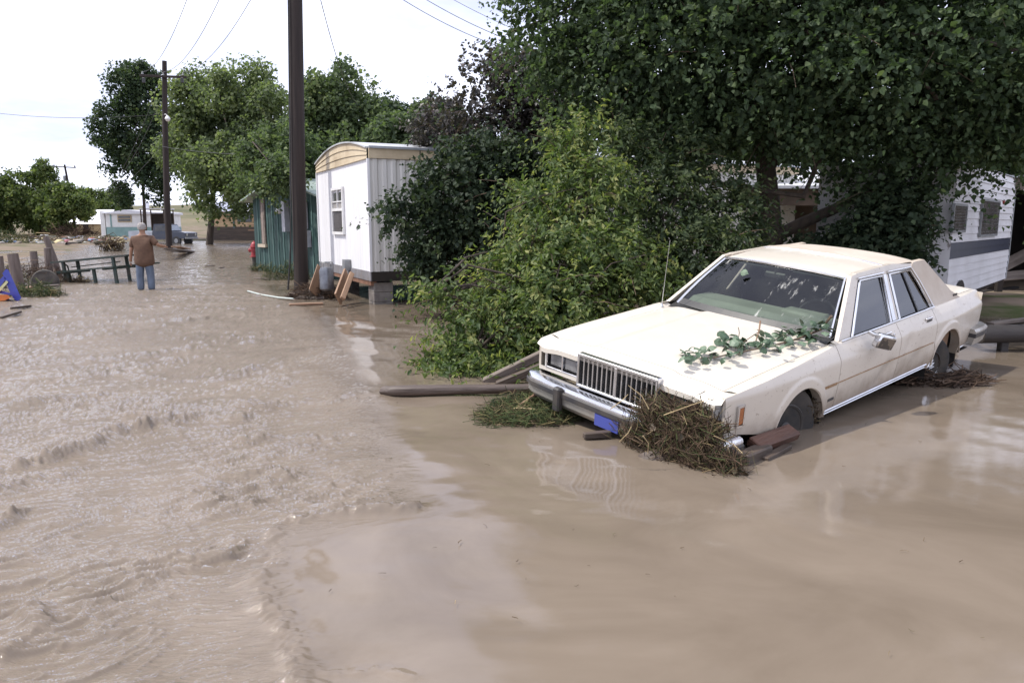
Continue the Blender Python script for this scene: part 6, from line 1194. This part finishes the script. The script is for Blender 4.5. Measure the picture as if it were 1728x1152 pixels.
def wpile(rng):
    while True:
        q = rng.random(3) * 2 - 1; q[2] = abs(q[2])
        if np.linalg.norm(q) < 1: return np.array((q[0] * .48 + .03 + q[1] * .12, q[1] * .42 + .10, q[2] * .11 + .0 + .08 * max(0, q[1])))
for k, (n, l0, l1, r_, m_) in enumerate(((3000, .05, .28, .003, M_weed), (700, .06, .3, .003, M_straw))):
    V, F, T = strand_mesh(np.random.default_rng(90 + k), wpile, n, l0, l1, r_, flat); me = np_mesh('weed_strands', V, F); a_ = me.attributes.new('tint', 'FLOAT', 'POINT'); a_.data.foreach_set('value', T.astype(np.float32)); s_ = link('weed_strands', me, m_, DW); s_['kind'] = 'stuff'
a2, b2 = at(876, 684, o_.y + .05) - o_, at(906, 664, o_.y + .25) - o_; MB().tube([a2, b2], [.012, .016], 7).build('bare_stick', M_raw_wood, DW, True)
a2, b2 = at(880, 690, o_.y + .1) - o_, at(935, 676, o_.y + .2) - o_; MB().tube([a2, b2], [.008, .012], 7).build('bare_stick', M_dark_wood, DW, True)
tag(DW, 'mat of wet green weeds floating in front of the sedan bumper', 'weeds')
# chunks of wood at the near front wheel
M_redwood = material('wet_red_wood', (.13, .06, .036), (.07, .034, .024), scale=8, rough=.6, bump=.5, bscale=40, stretch=(.2, 1, 1))
board('wood_chunk', 'reddish split wood chunk lying under the front wheel arch', gp(1272, 752, .06), gp(1338, 728, .08), .12, .07, M_redwood, R(25)); board('wood_chunk', 'square-cut dark wood block at the edge of the straw heap', gp(1250, 776, .035), gp(1292, 758, .03), .11, .085, M_dark_wood)
board('wood_chunk', 'flat shard of bark in the water below the front arch', gp(1290, 775, .01), gp(1330, 752, .015), .06, .03, M_dark_wood); board('wood_chunk', 'short dark stick lying in front of the bumper guard', gp(985, 735, .03), gp(1030, 731, .035), .06, .045, M_dark_wood)
# root and mud mat round the rear wheel
o_ = gp(1585, 645); RM = empty('root_mat', o_); mound('mud_core', (0, 0, 0), .46, .26, .07, material('silt_mud', (.12, .085, .062), (.075, .052, .04), scale=5, rough=.8, bump=.6), 9, RM, 26, .5)
def rpile(rng):
    a_ = rng.random() * 6.28; r_ = .5 + .5 * rng.random(); return np.array((.46 * r_ * math.cos(a_), .26 * r_ * math.sin(a_), .015 + .06 * (1 - r_) * 1.6 + .02 * rng.random()))
V, F, T = strand_mesh(np.random.default_rng(95), rpile, 420, .12, .5, .009, lambda g: np.array((1.0, .25, .06)) + g.normal(size=3) * np.array((.5, .3, .12)), .15); me = np_mesh('roots', V, F); a_ = me.attributes.new('tint', 'FLOAT', 'POINT'); a_.data.foreach_set('value', T.astype(np.float32)); s_ = link('roots', me, M_root, RM); s_['kind'] = 'stuff'
tag(RM, 'brown mat of roots and mud wrapped round the sedan rear wheel', 'roots')
V, F, T = strand_mesh(np.random.default_rng(97), lambda g: np.array(cw(1.20 + .18 * g.random(), .70 + .25 * g.random(), .36 + .2 * g.random() ** 2)), 160, .08, .3, .004, iso); me = np_mesh('arch_twigs', V, F); a_ = me.attributes.new('tint', 'FLOAT', 'POINT'); a_.data.foreach_set('value', T.astype(np.float32)); tag(link('arch_twigs', me, M_straw), 'thin twigs jammed inside the sedan front wheel arch', 'twigs', kind='stuff')

# ---------------------------------------------------------------- person wading away
def skin_mesh(name, pts, edges, m, parent, levels=2):
    me = bpy.data.meshes.new(name); me.from_pydata([p[0] for p in pts], edges, []); o = link(name, me, m, parent); sm = o.modifiers.new('skin', 'SKIN'); sm.use_smooth_shade = True
    for i, p in enumerate(pts): r_ = p[1]; me.skin_vertices[0].data[i].radius = r_ if isinstance(r_, tuple) else (r_, r_); me.skin_vertices[0].data[i].use_root = (i == 0)
    ss = o.modifiers.new('sub', 'SUBSURF'); ss.levels = levels; ss.render_levels = levels; return o
pf = gp(247, 489); pf.z = -.15; PE = empty('person', pf, R(4)); M_skin = material('skin', (.36, .20, .13), (.30, .16, .10), scale=8, rough=.55); M_jeans = material('faded_jeans', (.15, .185, .25), (.09, .115, .16), scale=9, rough=.9, stretch=(1, 1, .4)); M_jack = material('brown_shirt', (.15, .085, .054), (.10, .056, .036), scale=7, rough=.9, bump=.3); M_cap = material('grey_hair', (.42, .40, .38), (.25, .22, .20), scale=20, rough=.9)
BP = [((0, 0, .98), (.15, .11)), ((0, 0, 1.18), (.16, .115)), ((0, .01, 1.40), (.17, .11)), ((0, .01, 1.50), (.07, .07)), ((0, .02, 1.57), (.062, .065)), ((0, .02, 1.67), (.078, .095)), ((0, .02, 1.745), (.072, .088)),
      ((-.10, 0, .90), .09), ((-.115, -.02, .50), .062), ((-.12, .0, .09), .045), ((-.13, .12, .03), (.04, .035)), ((.10, 0, .90), .09), ((.12, .03, .50), .062), ((.13, .0, .09), .045), ((.14, .12, .03), (.04, .035)),
      ((-.20, .01, 1.42), .062), ((-.28, .0, 1.14), .046), ((-.335, .04, .92), .034), ((-.35, .06, .83), (.022, .042)), ((.20, .01, 1.42), .062), ((.37, -.02, 1.24), .046), ((.42, .2, 1.20), .034), ((.42, .28, 1.20), (.022, .042))]
BE = [(0, 1), (1, 2), (2, 3), (3, 4), (4, 5), (5, 6), (0, 7), (7, 8), (8, 9), (9, 10), (0, 11), (11, 12), (12, 13), (13, 14), (2, 15), (15, 16), (16, 17), (17, 18), (2, 19), (19, 20), (20, 21), (21, 22)]
body = skin_mesh('body', BP, BE, M_skin, PE)
for hx, hy, hz, dx in ((-.35, .06, .83, 0), (.42, .28, 1.20, 0)):
    for f in range(5):
        a_ = (f - 2) * .018; mb = MB(); down = Vector((0, .02, -1)) if hx < 0 else Vector((0, 1, -.2)); sd = Vector((0, 1, 0)) if hx < 0 else Vector((1, 0, 0)); p0_ = Vector((hx, hy, hz)) + sd * a_ + down * .02; Lf = (.05, .075, .085, .078, .06)[f]
        mb.tube([p0_, p0_ + down * Lf * .5, p0_ + down * Lf * .85 + Vector((.012 if hx < 0 else 0, 0, -.012))], [.010, .009, .006], 6); mb.build('finger', M_skin, PE, True)
skin_mesh('jeans', [((0, 0, 1.0), (.175, .135)), ((0, 0, .92), (.18, .135)), ((-.10, 0, .82), .112), ((-.115, -.02, .50), .092), ((-.12, -.01, .13), .085), ((.10, 0, .82), .112), ((.12, .03, .50), .092), ((.13, .0, .13), .085)], [(0, 1), (1, 2), (2, 3), (3, 4), (1, 5), (5, 6), (6, 7)], M_jeans, PE)
skin_mesh('shirt', [((.01, 0, .68), (.27, .18)), ((.01, 0, .92), (.255, .18)), ((0, 0, 1.18), (.235, .17)), ((0, .01, 1.40), (.215, .135)), ((0, .01, 1.475), (.10, .085)), ((-.205, .0, 1.40), .088), ((-.27, .0, 1.17), .078), ((.205, .0, 1.40), .088), ((.35, -.02, 1.25), .075)], [(0, 1), (1, 2), (2, 3), (3, 4), (3, 5), (5, 6), (3, 7), (7, 8)], M_jack, PE)
for x in (-.125, .135): MB().box((x, .05, .045), (.105, .29, .10), bev=.035).build('shoe', M_black, PE, True)
hm = MB(); hm.lathe([(.088, -.05), (.098, 0), (.096, .05), (.075, .095), (.035, .118), (0, .122)], 18, (0, .012, 1.665)); hm.build('hair', M_cap, PE, True)
for x in (-.088, .088): MB().lathe([(.012, -.03), (.022, 0), (.012, .03)], 8, (x, .02, 1.655)).build('ear', M_skin, PE, True)
MB().tube([(0, .115, 1.67), (0, .135, 1.645), (0, .115, 1.635)], [.008, .014, .008], 6).build('nose', M_skin, PE, True)
tag(PE, 'person in brown shirt and faded jeans wading away through shallow water', 'person')
